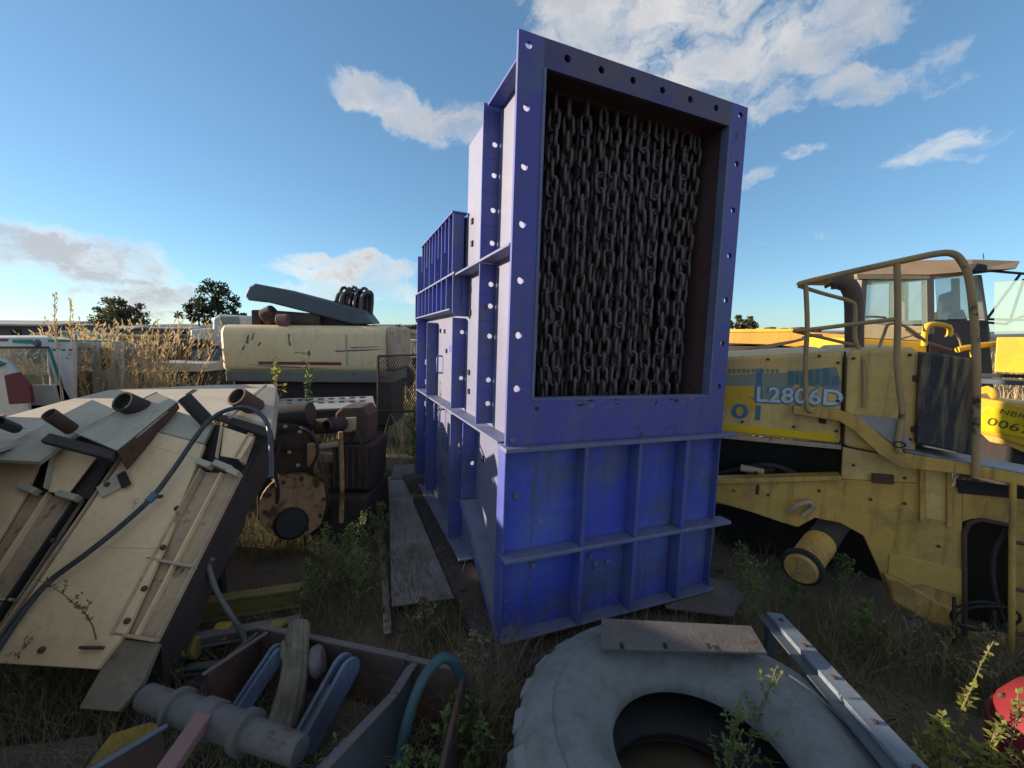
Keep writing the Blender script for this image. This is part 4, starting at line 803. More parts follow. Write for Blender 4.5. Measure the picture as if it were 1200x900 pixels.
for x, y in ((846, 425), (900, 421), (960, 417), (982, 425), (982, 470), (980, 505), (930, 500), (870, 494), (1000, 420), (1066, 416), (1000, 500), (1066, 515), (1060, 560), (1000, 545), (1020, 585), (1060, 590), (1100, 640), (900, 580), (860, 575), (960, 575)):
    MB().lathe([(.011, 0), (.011, .006), (.005, .009)], LP(x, y, .012), (0, -1, 0), 8).build('bolt', M_RUST, ld)
lpan('panel_gap', [(989.3, 412), (991.5, 412), (988.5, 522), (986.3, 522)], M_DARK, k=.006, th=.01, bev=0)
lpan('hood_latch', [(960, 487), (968, 488), (968, 497), (960, 496)], M_RUSTDARK, k=.02, th=.02)
lpan('access_cover', [(1022, 555), (1048, 557), (1048, 568), (1022, 566)], M_RUST, k=.012, th=.02)
lpan('hinge', [(1070, 440), (1078, 440), (1078, 447), (1070, 447)], M_RUST, k=.025, th=.02); lpan('hinge', [(1068, 500), (1076, 500), (1076, 507), (1068, 507)], M_RUST, k=.025, th=.02)
# lettering on the hood
def lmw(px, py, k, shear=0): p = LP(px, py, k); return Matrix.Translation(p) @ Matrix.Rotation(R(90), 4, 'X')
e0, e1 = LP(888, 466, 0), LP(985, 470, 0); wlet = (e1-e0).length
def label_fit(txt, a, b, hpx, m, k, bold, tilt=0.0, name='lettering', sx=1.0):
    p, q2 = LP(*a, k), LP(*b, k); hgt = (LP(a[0], a[1]-hpx, k)-p).length
    o = text_mesh(txt, hgt/.70, .0015, m, ld, Matrix(), name, bold); w = max(v.co.x for v in o.data.vertices)-min(v.co.x for v in o.data.vertices)
    d = q2-p; o.matrix_local = Matrix.Translation(p) @ Matrix.Rotation(math.atan2(-d.z, d.x), 4, 'Y') @ Matrix.Rotation(R(90), 4, 'X') @ Matrix.Diagonal((d.length/w, 1, 1, 1)); return o
lpan('decal_patch', [(838, 440), (922, 437), (930, 452), (926, 462), (885, 470), (838, 444)], M_DECALT, k=.0025, th=.003, bev=0)
lpan('decal_patch', [(838, 452), (884, 452), (884, 465), (838, 464)], M_YELLIT, k=.0035, th=.003, bev=0)
lpan('decal_patch', [(922, 436), (980, 430), (986, 448), (984, 456), (926, 450)], M_DECALF, k=.003, th=.003, bev=0)
lpan('decal_patch', [(846, 462), (880, 466), (888, 474), (886, 482), (846, 478)], M_YELLIT, k=.0022, th=.003, bev=0)
lpan('decal_patch', [(886, 432), (893, 432), (893, 470), (886, 470)], M_DECALB, k=.0045, th=.003, bev=0)
q = MB()
for i in range(13):                                              # washed-out small print, no longer legible
    x = 842+i*5.6; q.prism([LP(x, 437, .0055), LP(x+3.2, 437, .0055), LP(x+3.2+(i % 3)*.4, 432.5, .0055), LP(x+.3, 432.2, .0055)], (0, .002, 0))
q.build('faded_lettering', M_DECALF, ld)
q = MB()
for x, w_, y0, y1 in ((923, 8, 434, 452), (933, 3, 433, 450), (938, 6, 440, 453), (948, 5, 433, 452), (956, 5, 432, 450), (964, 9, 431, 452), (975, 8, 440, 452)):
    q.prism([LP(x, y1, .0058), LP(x+w_, y1-.5, .0058), LP(x+w_-1, y0+1, .0058), LP(x+1, y0, .0058)], (0, .002, 0))
q.build('faded_lettering', mat('worn_blue_decal', (.07, .16, .24), (.13, .2, .22), 12, .6, rust=.3, rustcol=(.25, .22, .14), rscale=14, bump=.05), ld)
label_fit('L2806D', (883.5, 470.5), (987, 476), 18, M_DECALB, .005, .009)
label_fit('L2806D', (885, 470), (985, 475), 17, M_DECALW, .0085, .003)
label_fit('01', (856, 489), (890, 492), 16.5, M_DECALB, .005, .003)

# ================================================================== MACHINES BEYOND THE LOADER
def at(root, px, py, y): return LO(root, D(px, py, y))
def quadbox(root, name, m, pts, y, depth, bev=.02, par=None, dvec=None):
    poly = [at(root, *p[:2], y if len(p) == 2 else p[2]) for p in pts]
    return MB().prism(poly, dvec or V((0, depth, 0))).build(name, m, par or root, bev=bev)
YC = 6.4
cb = thing('yellow_machine_cab', 'yellow machine with a brown roofed glazed cab behind the loader handrail', 'excavator', G(1080, 560, 0) if False else V((6.0, 6.6, -.03)))
# four corner posts, panes between them
cA, cB, cC = (1012, 326, 395), (1092, 322, 385), (1158, 330, 400)       # px of posts: left, middle, right
def post(name, a, b, w, y, m=M_CABF): return MB().obox(at(cb, a[0], a[1], y), at(cb, a[0]+w, a[1], y)-at(cb, a[0], a[1], y), (0, .09, 0), at(cb, b[0], b[1], y)-at(cb, a[0], a[1], y)).build(name, m, cb, bev=.01)
post('cab_post', (1010, 322), (1006, 398), 7, YC); post('cab_post', (1086, 322), (1087, 392), 9, YC-.25); post('cab_post', (1146, 322), (1157, 398), 5, YC-.05); post('cab_post', (1048, 322), (1047, 395), 5, YC-.12)
post('cab_post', (1060, 326), (1060, 396), 5, YC+1.3); post('cab_post', (1120, 326), (1122, 396), 5, YC+1.2)
def pane(pts, y, gl=G_CAB): return MB().prism([at(cb, p[0], p[1], p[2]) for p in pts], (.0, .008, 0)).build('pane', gl, cb)
pane([(1017, 327, YC), (1048, 327, YC-.12), (1047, 380, YC-.12), (1014, 376, YC)], 0); pane([(1053, 327, YC-.12), (1086, 327, YC-.25), (1087, 380, YC-.25), (1052, 380, YC-.12)], 0)
pane([(1096, 324, YC-.25), (1146, 323, YC-.05), (1157, 374, YC-.05), (1099, 374, YC-.25)], 0)
MB().prism([at(cb, *p) for p in ((1004, 321, YC), (1030, 310, YC+.2), (1075, 305, YC+.2), (1140, 304, YC), (1197, 306, YC), (1192, 315, YC-.3), (1140, 317, YC-.35), (1092, 322, YC-.3))], V((.05, 1.5, .0))).build('cab_roof', M_ROOF, cb, bev=.03)
MB().prism([at(cb, *p) for p in ((1004, 321, YC+.0), (1090, 323, YC-.27), (1090, 327, YC-.27), (1005, 327, YC))], V((0, .06, 0))).build('roof_rail', M_CABF, cb, bev=.005)
MB().prism([at(cb, *p) for p in ((1137, 318, YC-.35), (1146, 308, YC-.35), (1158, 310, YC-.35), (1158, 319, YC-.35))], V((0, .2, 0))).build('work_lamp', M_RUBDARK, cb, bev=.02)
MB().prism([at(cb, *p) for p in ((1006, 378, YC), (1047, 382, YC-.12), (1087, 382, YC-.25), (1087, 400, YC-.25), (1006, 396, YC))], V((0, .08, 0))).build('cab_sill', M_TANK, cb, bev=.01)
MB().prism([at(cb, *p) for p in ((1088, 375, YC-.25), (1158, 375, YC-.05), (1163, 430, YC-.05), (1165, 460, YC-.1), (1100, 470, YC-.3), (1088, 440, YC-.25))], V((0, 1.0, 0))).build('cab_base', mat('dark_cab_base', (.05, .04, .045), (.07, .05, .045), 3, .7, rust=.3), cb, bev=.03)
MB().prism([at(cb, *p) for p in ((1005, 396, YC), (1087, 400, YC-.25), (1090, 470, YC-.25), (1003, 450, YC))], V((0, 1.2, 0))).build('engine_hood', M_YELLIT, cb, bev=.03)
MB().box(-.8, 1.6, .0, 1.4, 0, 1.0).build('undercarriage', M_RUSTDARK, cb, bev=.05)
st = MB().prism([at(cb, *p) for p in ((1106, 345, YC+.4), (1122, 340, YC+.4), (1116, 374, YC+.4), (1102, 376, YC+.4))], V((0, .1, 0))).build('seat_back', M_RUBDARK, cb, bev=.03)
MB().prism([at(cb, *p) for p in ((1112, 366, YC+.3), (1130, 362, YC+.3), (1136, 376, YC+.3), (1110, 376, YC+.3))], V((0, .3, 0))).build('console', M_RUBDARK, cb, bev=.03)
for a, b2 in (((1195, 322), (1158, 372)), ((1200, 327), (1184, 375)), ((1156, 317), (1215, 322)), ((1158, 374), (1230, 376)), ((1158, 378), (1180, 380)), ((1181, 378), (1230, 358))):
    MB().tube([at(cb, *a, YC-.2), at(cb, *b2, YC-.2)], .018, 6).build('mirror_bracket', M_RUBDARK, cb, smooth=60)
MB().tube([at(cb, 1153, 304, YC+.3), at(cb, 1152, 297, YC+.3)], .006, 5).build('aerial', M_RUBDARK, cb)
# yellow tubes and brackets next to the cab
for pts, r in (([(1083, 405), (1084, 388), (1090, 380), (1112, 383), (1112, 394)], .035), ([(1122, 410), (1140, 406), (1180, 402), (1230, 400)], .04), ([(1140, 406), (1141, 418)], .035)):
    MB().tube(smoothpath([at(cb, x, y, YC-.6) for x, y in pts], 3), r, 8).build('yellow_tube', M_YELLIT, cb, smooth=60)
for pts in ([(1060, 385), (1080, 398), (1115, 410)], [(1108, 394), (1120, 392), (1126, 404), (1124, 412)], [(1052, 398), (1066, 394), (1080, 390)], [(1005, 372), (1020, 371), (1038, 372)]):
    MB().tube(smoothpath([at(cb, x, y, YC-.5) for x, y in pts], 4), .014, 6).build('hydraulic_pipe', M_CABF, cb, smooth=60)

# sunlit yellow truck corner with its number plate
YT = 5.3
tr = thing('yellow_truck', 'bright yellow truck corner with a yellow number plate in full sun', 'truck', V((6.4, 5.6, -.03)))
E1, E2 = D(1138, 470, YT), D(1250, 496, YT-.62); et = (E2-E1); et.z = 0; et.normalize(); nt_ = et.cross(Z)
if nt_.y > 0: nt_ = -nt_
def PT(px, py, k=0.0): return LO(tr, PL(px, py, E1+nt_*k, nt_))
def tpan(name, pts, m, k=0.0, th=.06, bev=.01): return MB().prism([PT(x, y, k) for x, y in pts], -nt_*th).build(name, m, tr, bev=bev)
tpan('bumper', [(1138, 464), (1260, 485), (1260, 512), (1260, 545), (1165, 512), (1138, 505)], M_YELLIT, th=.5, bev=.03)
tpan('bumper_lip', [(1146, 505), (1165, 510), (1260, 543), (1260, 556), (1180, 522), (1160, 518)], mat('lip_orange_yellow', (.70, .42, .10), None, 3, .5), k=-.03, th=.3)
tpan('number_plate', [(1150, 482), (1158, 476), (1260, 496), (1260, 524), (1156, 505), (1149, 500)], mat('plate_yellow', (.78, .55, .01), None, 5, .4, bump=0), k=.012, th=.012, bev=.004)
def tfit(txt, a, b, hpx, m, k, bold):
    p, q2 = PT(*a, k), PT(*b, k); d = q2-p; hgt = (PT(a[0], a[1]-hpx, k)-p).length
    o = text_mesh(txt, hgt/.70, .001, m, tr, Matrix(), 'lettering', bold); w = max(v.co.x for v in o.data.vertices)-min(v.co.x for v in o.data.vertices)
    xd = d.normalized(); zd = xd.cross(Z).normalized(); yd = zd.cross(xd)
    o.matrix_local = Matrix.Translation(p) @ frame(V((0, 0, 0)), xd, yd, zd) @ Matrix.Diagonal((d.length/w, 1, 1, 1))
tfit('0067', (1155, 497), (1207, 509.5), 9, M_PRINT, .0135, .001); tfit('NBR', (1170, 484), (1200, 491), 6, M_PRINT, .0135, 0)
tpan('grille_bar', [(1138, 443), (1260, 450), (1260, 455), (1138, 449)], M_GREYD, th=.3); tpan('step_hoop', [(1140, 456), (1158, 452), (1166, 456), (1172, 466), (1162, 468), (1156, 461), (1140, 464)], M_YELLIT, k=.05, th=.05)
tpan('cab_front', [(1168, 395), (1260, 395), (1260, 440), (1165, 436)], M_YELLIT, k=-.4, th=.5); tpan('windscreen', [(1165, 330), (1260, 325), (1260, 390), (1165, 392)], G_CAB, k=-.45, th=.02)
MB().box(-.6, 1.6, -.3, 1.2, .02, .75).build('axle_block', M_RUSTDARK, tr, bev=.05)
tpan('skirt', [(1138, 508), (1165, 515), (1260, 550), (1260, 590), (1138, 560)], M_RUSTDARK, k=-.1, th=.3)
tpan('dark_trim', [(1138, 437), (1260, 441), (1260, 444), (1138, 442)], M_RUBDARK, k=.02, th=.05)
# long orange body further off
YO = 9.5
ob = thing('orange_dump_body', 'long sunlit orange truck body beyond the loader hood', 'dump truck', V((6.0, 9.6, -.03)))
E3 = D(855, 400, YO+.9); ea = (D(1000, 400, YO-.9)-E3); ea.z = 0; ea.normalize(); no = ea.cross(Z); no = no if no.y < 0 else -no
def PO(px, py, k=0.0): return LO(ob, PL(px, py, E3+no*k, no))
def opan(name, pts, m, k=0.0, th=.06, bev=.02): return MB().prism([PO(x, y, k) for x, y in pts], -no*th).build(name, m, ob, bev=bev)
opan('body_side', [(840, 389), (930, 388), (985, 392), (1090, 385), (1090, 410), (985, 412), (905, 404), (840, 402)], M_ORANGE, th=1.8)
opan('body_rim', [(840, 386), (930, 385), (930, 389), (840, 390)], M_YELLIT, k=.03, th=1.9)
opan('lower_body', [(900, 404), (1090, 411), (1090, 440), (840, 440), (840, 404)], M_RUSTDARK, k=-.2, th=1.5)
MB().box(-1.8, 2.2, .2, 1.8, 0, 1.3).build('chassis', M_RUSTDARK, ob, bev=.05)
for pts in ([(850, 416), (900, 407), (946, 396)], [(860, 412), (900, 405), (930, 400)], [(940, 396), (962, 393), (968, 410)]):
    MB().tube(smoothpath([PO(x, y, .25) for x, y in pts], 3), .03, 6).build('hydraulic_pipe', M_RUBDARK, ob, smooth=60)
for k, (x, w, hh) in enumerate(((895, 9, 5), (912, 7, 4), (926, 12, 5), (950, 8, 4))): opan('junk_block', [(x, 389-hh), (x+w, 388-hh), (x+w, 389), (x, 389)], M_RUST, k=-.9, th=.4)

# ================================================================== ENGINE SCRAP BETWEEN TAN BODY AND HOUSING
en = thing('gearbox_scrap', 'rusty gearbox and pump assembly with a round orange flange in the weeds', 'gearbox', G(345, 645, 0))
fc = G(350, 600, .34); fa = V((.45, -.75, .22)).normalized()
def e_(p): return LO(en, p)
M_ORUST = mat('orange_rust_paint', (.42, .25, .12), (.28, .17, .09), 5, .8, wear=1.0, rust=.5, rscale=5, rustcol=(.14, .07, .035), bump=.35)
c0 = D(346, 592, 3.62)
MB().lathe([(0, 0), (.05, .0), (.25, .015), (.285, .02), (.29, .0), (.29, -.04), (.25, -.05), (.23, -.24), (.0, -.24)], e_(c0), fa, 36, cap=False).build('round_flange', M_ORUST, en, smooth=35)
fx = fa.orthogonal().normalized(); fy = fa.cross(fx)
for k in range(10):
    a = 2*math.pi*k/10; MB().lathe([(.02, 0), (.02, .018), (.01, .022)], e_(c0+fa*.012+(fx*math.cos(a)+fy*math.sin(a))*.235), fa, 6).build('flange_bolt', M_RUST, en)
MB().lathe([(0, .0), (.12, .0), (.14, -.03), (.14, -.12), (0, -.12)], e_(c0+fa*.13+V((-.05, 0, -.16))), fa, 24, cap=False).build('drive_boss', M_RUBDARK, en, smooth=35)
c1 = D(362, 565, 3.95); MB().lathe([(0, .03), (.20, .03), (.23, .0), (.24, -.06), (.2, -.25), (0, -.25)], e_(c1), fa, 30, cap=False).build('gear_case', M_ORUST, en, smooth=35)
MB().cyl(e_(D(343, 560, 3.9)), e_(D(343, 492, 3.9)), .18, .17, 24).build('vertical_housing', M_RUST, en, smooth=40, bev=.012)
MB().cyl(e_(D(365, 485, 3.85)), e_(D(330, 488, 3.85)), .11, n=20).build('top_pipe', M_RUSTDARK, en, smooth=40, bev=.01)
MB().cyl(e_(D(370, 500, 4.0)), e_(D(395, 498, 4.0)), .075, n=18).build('side_pipe', M_RUST, en, smooth=40, bev=.008)
MB().lathe([(.045, .05), (.055, 0), (.065, 0), (.065, -.15), (0, -.15)], e_(D(387, 498, 3.75)), V((-.4, -1, .1)), 18, cap=False).build('open_pipe', M_RUSTDARK, en, smooth=40)
MB().prism([e_(D(x, y, 3.95)) for x, y in ((392, 485), (400, 478), (425, 477), (432, 487), (430, 520), (396, 520))], (0, .3, 0)).build('valve_block', M_RUST, en, bev=.02)
MB().prism([e_(D(x, y, 3.92)) for x, y in ((403, 490), (417, 489), (416, 506), (403, 507))], (0, .05, 0)).build('valve_cap', M_TAND, en, bev=.008)
MB().prism([e_(D(x, y, 3.9)) for x, y in ((388, 522), (436, 522), (434, 575), (392, 575))], (0, .5, 0)).build('engine_block', M_RUSTDARK, en, bev=.02)
MB().tube([e_(D(399, 506, 3.6)), e_(D(401, 560, 3.6)), e_(D(400, 612, 3.6))], .022, 10).build('stand_pipe', M_ORUST, en, smooth=60)
MB().cyl(e_(D(375, 524, 3.8)), e_(D(398, 520, 3.8)), .03, n=12).build('fitting', M_TAND, en, smooth=40)
MB().cyl(e_(D(366, 520, 3.7)), e_(D(366, 545, 3.7)), .045, n=14).build('fitting', M_ORUST, en, smooth=40)
MB().prism([e_(D(x, y, 4.0)) for x, y in ((300, 560), (372, 555), (372, 600), (300, 610))], (0, .4, 0)).build('engine_block', M_RUSTDARK, en, bev=.02)
MB().box(-.3, .6, .2, .9, -.05, .42).build('sump', M_RUSTDARK, en, bev=.03)
for k in range(6): MB().prism([e_(D(390+k*7.5, 524, 3.88)), e_(D(393+k*7.5, 524, 3.88)), e_(D(393+k*7.5, 572, 3.88)), e_(D(390+k*7.5, 572, 3.88))], (0, .05, 0)).build('cooling_fin', M_RUST, en)
for pts in ([(372, 540, 3.75), (380, 560, 3.6), (384, 590, 3.6), (378, 615, 3.7)], [(330, 520, 3.7), (322, 545, 3.6), (326, 580, 3.55), (318, 610, 3.6)], [(410, 520, 3.8), (416, 505, 3.7), (425, 530, 3.7), (420, 570, 3.75)], [(352, 500, 3.68), (368, 512, 3.62), (372, 532, 3.62), (362, 552, 3.66)]):
    MB().tube(smoothpath([e_(D(*p)) for p in pts], 5), .016, 8).build('oil_pipe', M_RUSTDARK, en, smooth=60)
for px, py in ((335, 500), (352, 506), (340, 530), (350, 545)): MB().lathe([(.018, 0), (.018, .02), (.008, .026)], e_(D(px, py, 3.72)), (0, -1, .1), 6).build('case_bolt', M_TAND, en)
for z_ in (498, 520, 545): MB().lathe([(.185, -.018), (.198, -.015), (.198, .015), (.185, .018)], e_(D(343, z_, 3.9)), (0, 0, 1), 24, cap=False).build('housing_rib', M_RUSTDARK, en, smooth=40)
rg = thing('steel_ring', 'thin steel ring lying in the weeds beside the stand pipe', 'ring', G(412, 610, .02))
MB().tube([V((.17*math.cos(a), .17*math.sin(a), .05+.06*math.cos(a))) for a in [2*math.pi*i/28 for i in range(28)]], .012, 7, closed=True).build('ring', M_PIN, rg, smooth=60)
# aluminium plank with slots
pk = thing('slotted_plank', 'light slotted metal walkway plank lying across the scrap', 'walkway plank', D(380, 478, 4.3))
PK0 = D(318, 478, 4.3)
def PP(px, py, z=PK0.z): return LO(pk, G(px, py, z))
MB().prism([PP(317, 482), PP(440, 476), PP(437, 464), PP(326, 467)], (0, 0, -.03)).build('deck', M_ALU, pk, bev=.004)
MB().prism([PP(316, 484), PP(441, 477), PP(440, 475.5), PP(317, 481.8)], (0, 0, .012)).build('edge', M_ALU, pk, bev=.002)
for i in range(8):
    for j in range(2):
        x, y = 336+i*12.2, 474.5-.5*i-j*4.2
        MB().prism([PP(x, y, PK0.z+.001), PP(x+6.5, y-.3, PK0.z+.001), PP(x+6.5, y-2.2, PK0.z+.001), PP(x+.5, y-1.9, PK0.z+.001)], (0, 0, .0015)).build('slot', M_DARK, pk)
MB().box(-.5, -.45, .0, .3, -PK0.z+.0, -.03).build('trestle', M_RUSTDARK, pk); MB().box(.4, .45, .0, .3, -PK0.z+.0, -.03).build('trestle', M_RUSTDARK, pk)
# rusty mesh screen
ms = thing('mesh_screen', 'rusty framed mesh screen standing beside the blue housing', 'mesh screen', V((-1.95, 5.5, 0)))
def ms_(px, py): return LO(ms, D(px, py, 5.5))
MB().tube([ms_(443, 418), ms_(443, 500)], .02, 6).build('frame_bar', M_RUST, ms); MB().tube([ms_(443, 417), ms_(490, 416)], .015, 6).build('frame_bar', M_RUST, ms); MB().tube([ms_(443, 482), ms_(490, 482)], .02, 6).build('frame_bar', M_RUST, ms)
o_ = ms_(444, 482); wx, hz_ = (ms_(490, 482)-o_).x, (ms_(444, 418)-o_).z; q = MB(); n_ = 26
for k in range(-n_, n_*2):
    for sg in (1, -1):
        x0 = k*wx/n_*1.6; pts = []
        for tt in (0, 1): pts.append(V((x0+sg*tt*hz_*.55, 0, tt*hz_)))
        a, b2 = pts
        t0, t1 = 0, 1
        d = b2.x-a.x
        for lim, s0 in ((0, 1), (wx, -1)):
            ta = (lim-a.x)/d
            if (d > 0) == (s0 > 0): t0 = max(t0, ta)
            else: t1 = min(t1, ta)
        if t1-t0 > .02: q.tube([o_+a.lerp(b2, t0), o_+a.lerp(b2, t1)], .0045, 4)
q.build('mesh_infill', M_RUST, ms)

# ================================================================== TAN TANK AND BOOM
YK = 7.0
tk = thing('tan_tank', 'long tan scraped tank with a red stripe behind the scrap', 'tank', V((-3.5, 7.2, 0)))
def k_(px, py, y=YK): return LO(tk, D(px, py, y))
xl, xr = k_(259, 420).x, k_(452, 420).x; zt, zb = k_(350, 381).z, k_(350, 436).z
prof = []
for cx, cz, a0 in ((.16, zt-.16, 180), (.16+.9, zt-.16, 90), (1.06, zb+.1, 0), (.10, zb+.1, -90)):
    r_ = .16 if cz > (zt+zb)/2 else .1
    for i in range(7): a = R(a0-90*i/6 if False else a0-15*i); prof.append((cx+math.cos(a)*r_, cz+math.sin(a)*r_))
y0 = k_(350, 420).y
MB().prism([(xl, y0+a, b_) for a, b_ in prof], (xr-xl, 0, 0)).build('tank_shell', M_TANK, tk, smooth=50, bev=.06)
MB().prism([(xr, y0+.04+a*.96, zb+.03+(b_-zb)*.95) for a, b_ in prof], (.14, .0, 0)).build('end_cap', M_TAND, tk, smooth=50, bev=.05)
MB().box(k_(303, 425).x, k_(400, 425).x, y0-.006, y0+.01, k_(350, 427.5).z, k_(350, 424).z).build('red_stripe', M_RED, tk)
MB().box(k_(406, 425).x, k_(406, 425).x+.02, y0-.012, y0+.01, zb+.12, zt-.14).build('seam', M_TANG, tk)
MB().box(xl+.05, xr+.1, y0+.0, y0+1.0, k_(350, 448).z, zb+.02).build('tank_skirt', mat('grey_green_skirt', (.17, .18, .16), (.22, .2, .14), 4, .7, rust=.3), tk, bev=.02)
MB().box(xl+.1, xr+.05, y0+.1, y0+.9, .35, k_(350, 448).z).build('chassis_rail', M_RUSTDARK, tk, bev=.03)
for x in (xl+.5, xr-.5): MB().cyl((x, y0+.15, .38), (x, y0+.45, .38), .42, n=28).build('wheel', M_RUBDARK, tk, smooth=40, bev=.04)
for pts in (((288, 402), (290, 393), (292, 392), (291, 403)), ((294, 399), (297, 390), (298, 391), (296, 398)), ((337.5, 392), (339.5, 391), (339, 398), (341, 404), (339, 406), (338, 399)), ((360, 413), (362, 410), (364, 415), (362, 418)), ((392, 411), (425, 409.5), (452, 409), (430, 410.8), (394, 412.4)), ((284, 408), (287, 403), (286, 409), (283, 411)), ((302, 404), (305, 401), (306, 402), (303, 406)), ((410, 407), (440, 406), (448, 406.4), (412, 408)), ((345, 413), (352, 412.6), (352, 413.4), (345, 413.8)), ((290, 427), (330, 429), (380, 431.5), (330, 430.4))):
    MB().prism([V((k_(*p).x, y0-.004, k_(*p).z)) for p in pts], (0, .01, 0)).build('scrape_mark', M_GREYD, tk)
bm = thing('boom_girder', 'slate grey box girder boom slanting over the tan tank', 'boom', LO(tk, V((0, 0, 0)))*0+V((-3.3, 7.25, 2.1)))
def b_(px, py, y=7.15): return LO(bm, D(px, py, y))
MB().prism([b_(*p) for p in ((286, 346), (291, 336), (298, 332), (330, 338), (425, 363), (437, 379), (415, 380), (312, 354), (290, 352))], (0, .45, 0)).build('girder', M_GREYD, bm, bev=.03)
MB().prism([b_(*p, 7.3) for p in ((294, 363), (306, 363), (306, 382), (294, 382))], (0, .3, 0)).build('mount_block', M_RUSTDARK, bm, bev=.02)
MB().cyl(b_(310, 372, 7.25), b_(322, 366, 7.25), .14, n=18).build('cylinder_end', M_RUST, bm, smooth=40, bev=.02); MB().cyl(b_(322, 372, 7.3), b_(378, 376, 7.3), .12, n=18).build('cylinder_barrel', M_RUST, bm, smooth=40)
MB().cyl(b_(326, 375, 7.1), b_(338, 375, 7.1), .10, n=18).build('pivot_pin', M_PINK, bm, smooth=40, bev=.01)
MB().prism([b_(*p, 7.3) for p in ((308, 368), (400, 372), (430, 382), (308, 382))], (0, .3, 0)).build('cradle', M_RUSTDARK, bm, bev=.02)
rng = random.Random(9)
for i in range(13):
    x = 396+i*2.6; hh = 340+rng.uniform(-6, 6)+abs(i-5)*.8
    MB().tube(smoothpath([b_(x-4, 366+i*.6, 7.25), b_(x-2+rng.uniform(-2, 2), 350, 7.2+rng.uniform(0, .3)), b_(x+3, hh, 7.3), b_(x+9, 345+rng.uniform(-3, 3), 7.4), b_(x+8, 368, 7.45)], 3), .028, 6).build('hose', M_RUSTDARK if i % 2 else M_PIN, bm, smooth=60)

# ================================================================== FAR LEFT VEHICLES AND SHEDS
YV = 5.4
vn = thing('white_van', 'white van with green and red stripes and a wide side window', 'van', V((-6.5, 5.8, 0)))
def v_(px, py, y=YV): return LO(vn, D(px, py, y))
VD = V((-.75, .66, 0))
def vp(name, pts, m, y=YV, th=.06, bev=.01): return MB().prism([v_(x, yy, y) for x, yy in pts], VD*th if th > .5 else (0, th, 0)).build(name, m, vn, bev=bev)
q = MB()
for pts in (((-120, 398), (58, 396), (66, 408), (-120, 408)), ((54, 408), (66, 408), (74, 452), (84, 470), (70, 470)), ((58, 396), (86, 398), (86, 470), (75, 470), (66, 408)), ((-120, 452), (72, 451), (76, 500), (-120, 500))): q.prism([v_(x, y) for x, y in pts], (0, .05, 0))
q.build('body_side', M_WHITE, vn, bev=.006)
vp('side_window', [(-120, 408), (54, 408), (70, 452), (-120, 452)], G_VAN, y=YV+.03, th=.008, bev=0)
vp('window_seal', [(55, 408), (58, 408), (74, 453), (71, 453)], M_GREEN, y=YV-.012, th=.02, bev=0); vp('window_seal', [(-120, 406.5), (56, 406), (57, 408.3), (-120, 408.5)], M_RUBDARK, y=YV-.012, th=.02, bev=0)
vp('green_stripe', [(14, 398), (38, 398), (38, 403), (15, 402)], M_GREEN, y=YV-.006, th=.008, bev=0); vp('red_stripe', [(-40, 397), (10, 397), (8, 400), (-40, 401)], M_RED, y=YV-.006, th=.008, bev=0); vp('green_stripe', [(56, 398), (130, 399), (130, 400.5), (56, 400.5)], M_GREEN, y=YV-.006, th=.008, bev=0)
MB().lathe([(0, .03), (.035, .03), (.05, .01), (.05, 0)], v_(44, 402), (0, -1, 0), 20, cap=False).build('round_vent', M_GREYD, vn, smooth=40)
vp('roof', [(-120, 396), (58, 395), (60, 397), (-120, 398)], M_WHITE, th=1.7)
vp('rear_panel', [(58, 397), (86, 398), (86, 500), (60, 500)], M_WHITE, y=YV+.05, th=1.6)
for x in (61, 72, 80): vp('hinge', [(x, 409), (x+3, 409), (x+3, 411), (x, 411)], M_GREYD, y=YV-.015, th=.02, bev=.002)
vp('dash_shelf', [(-60, 436), (70, 440), (72, 452), (-60, 452)], M_GREYD, y=YV+.5, th=.3)
MB().prism([LO(vn, V((D(-120, 500, YV).x, YV, .3))), LO(vn, V((D(84, 500, YV).x, YV, .3))), LO(vn, V((D(84, 500, YV).x, YV, 1.0))), LO(vn, V((D(-120, 500, YV).x, YV, 1.0)))], VD*1.5).build('lower_body', M_WHITE, vn, bev=.03)
for x in (-1.0, .1): MB().cyl((x, -.02, .32), (x, .2, .32), .34, n=24).build('wheel', M_RUBDARK, vn, smooth=40, bev=.03)
cr = thing('small_car', 'small white car with a maroon panel in front of the van', 'car', V((-5.6, 4.75, 0)))
def c_(px, py, y=4.7): return LO(cr, D(px, py, y))
MB().prism([c_(*p) for p in ((-90, 428), (-30, 418), (8, 424), (22, 440), (34, 462), (38, 500), (-90, 500))], VD*.9).build('body_shell', M_WHITE, cr, bev=.08)
MB().prism([c_(*p, 4.69) for p in ((4, 440), (20, 436), (34, 452), (37, 472), (10, 474))], (0, .04, 0)).build('door_panel', M_MAROON, cr, bev=.01)
MB().prism([c_(*p, 4.68) for p in ((-60, 424), (-10, 420), (6, 426), (-8, 432), (-60, 434))], (0, .03, 0)).build('mirror_band', M_GREEN, cr, bev=.005)
for x in (-.6, .25): MB().cyl((x, -.05, .28), (x, .15, .28), .29, n=22).build('wheel', M_RUBDARK, cr, smooth=40, bev=.03)
wt_ = thing('white_cabin', 'white vehicle cabin with a narrow dark window behind the dry grass', 'vehicle cab', V((-5.6, 6.5, 0)))
def w_(px, py, y=6.2): return LO(wt_, D(px, py, y))
q = MB()
for pts in (((86, 402), (142, 401), (142, 408), (86, 408)), ((86, 408), (91, 408), (91, 500), (86, 500)), ((108, 408), (116, 408), (116, 500), (108, 500)), ((130, 408), (142, 408), (142, 500), (130, 500)), ((91, 470), (130, 470), (130, 500), (91, 500)), ((116, 434), (130, 434), (130, 470), (116, 470))): q.prism([w_(x, y) for x, y in pts], (0, .05, 0))
q.build('cabin_side', M_WHITE, wt_, bev=.005)
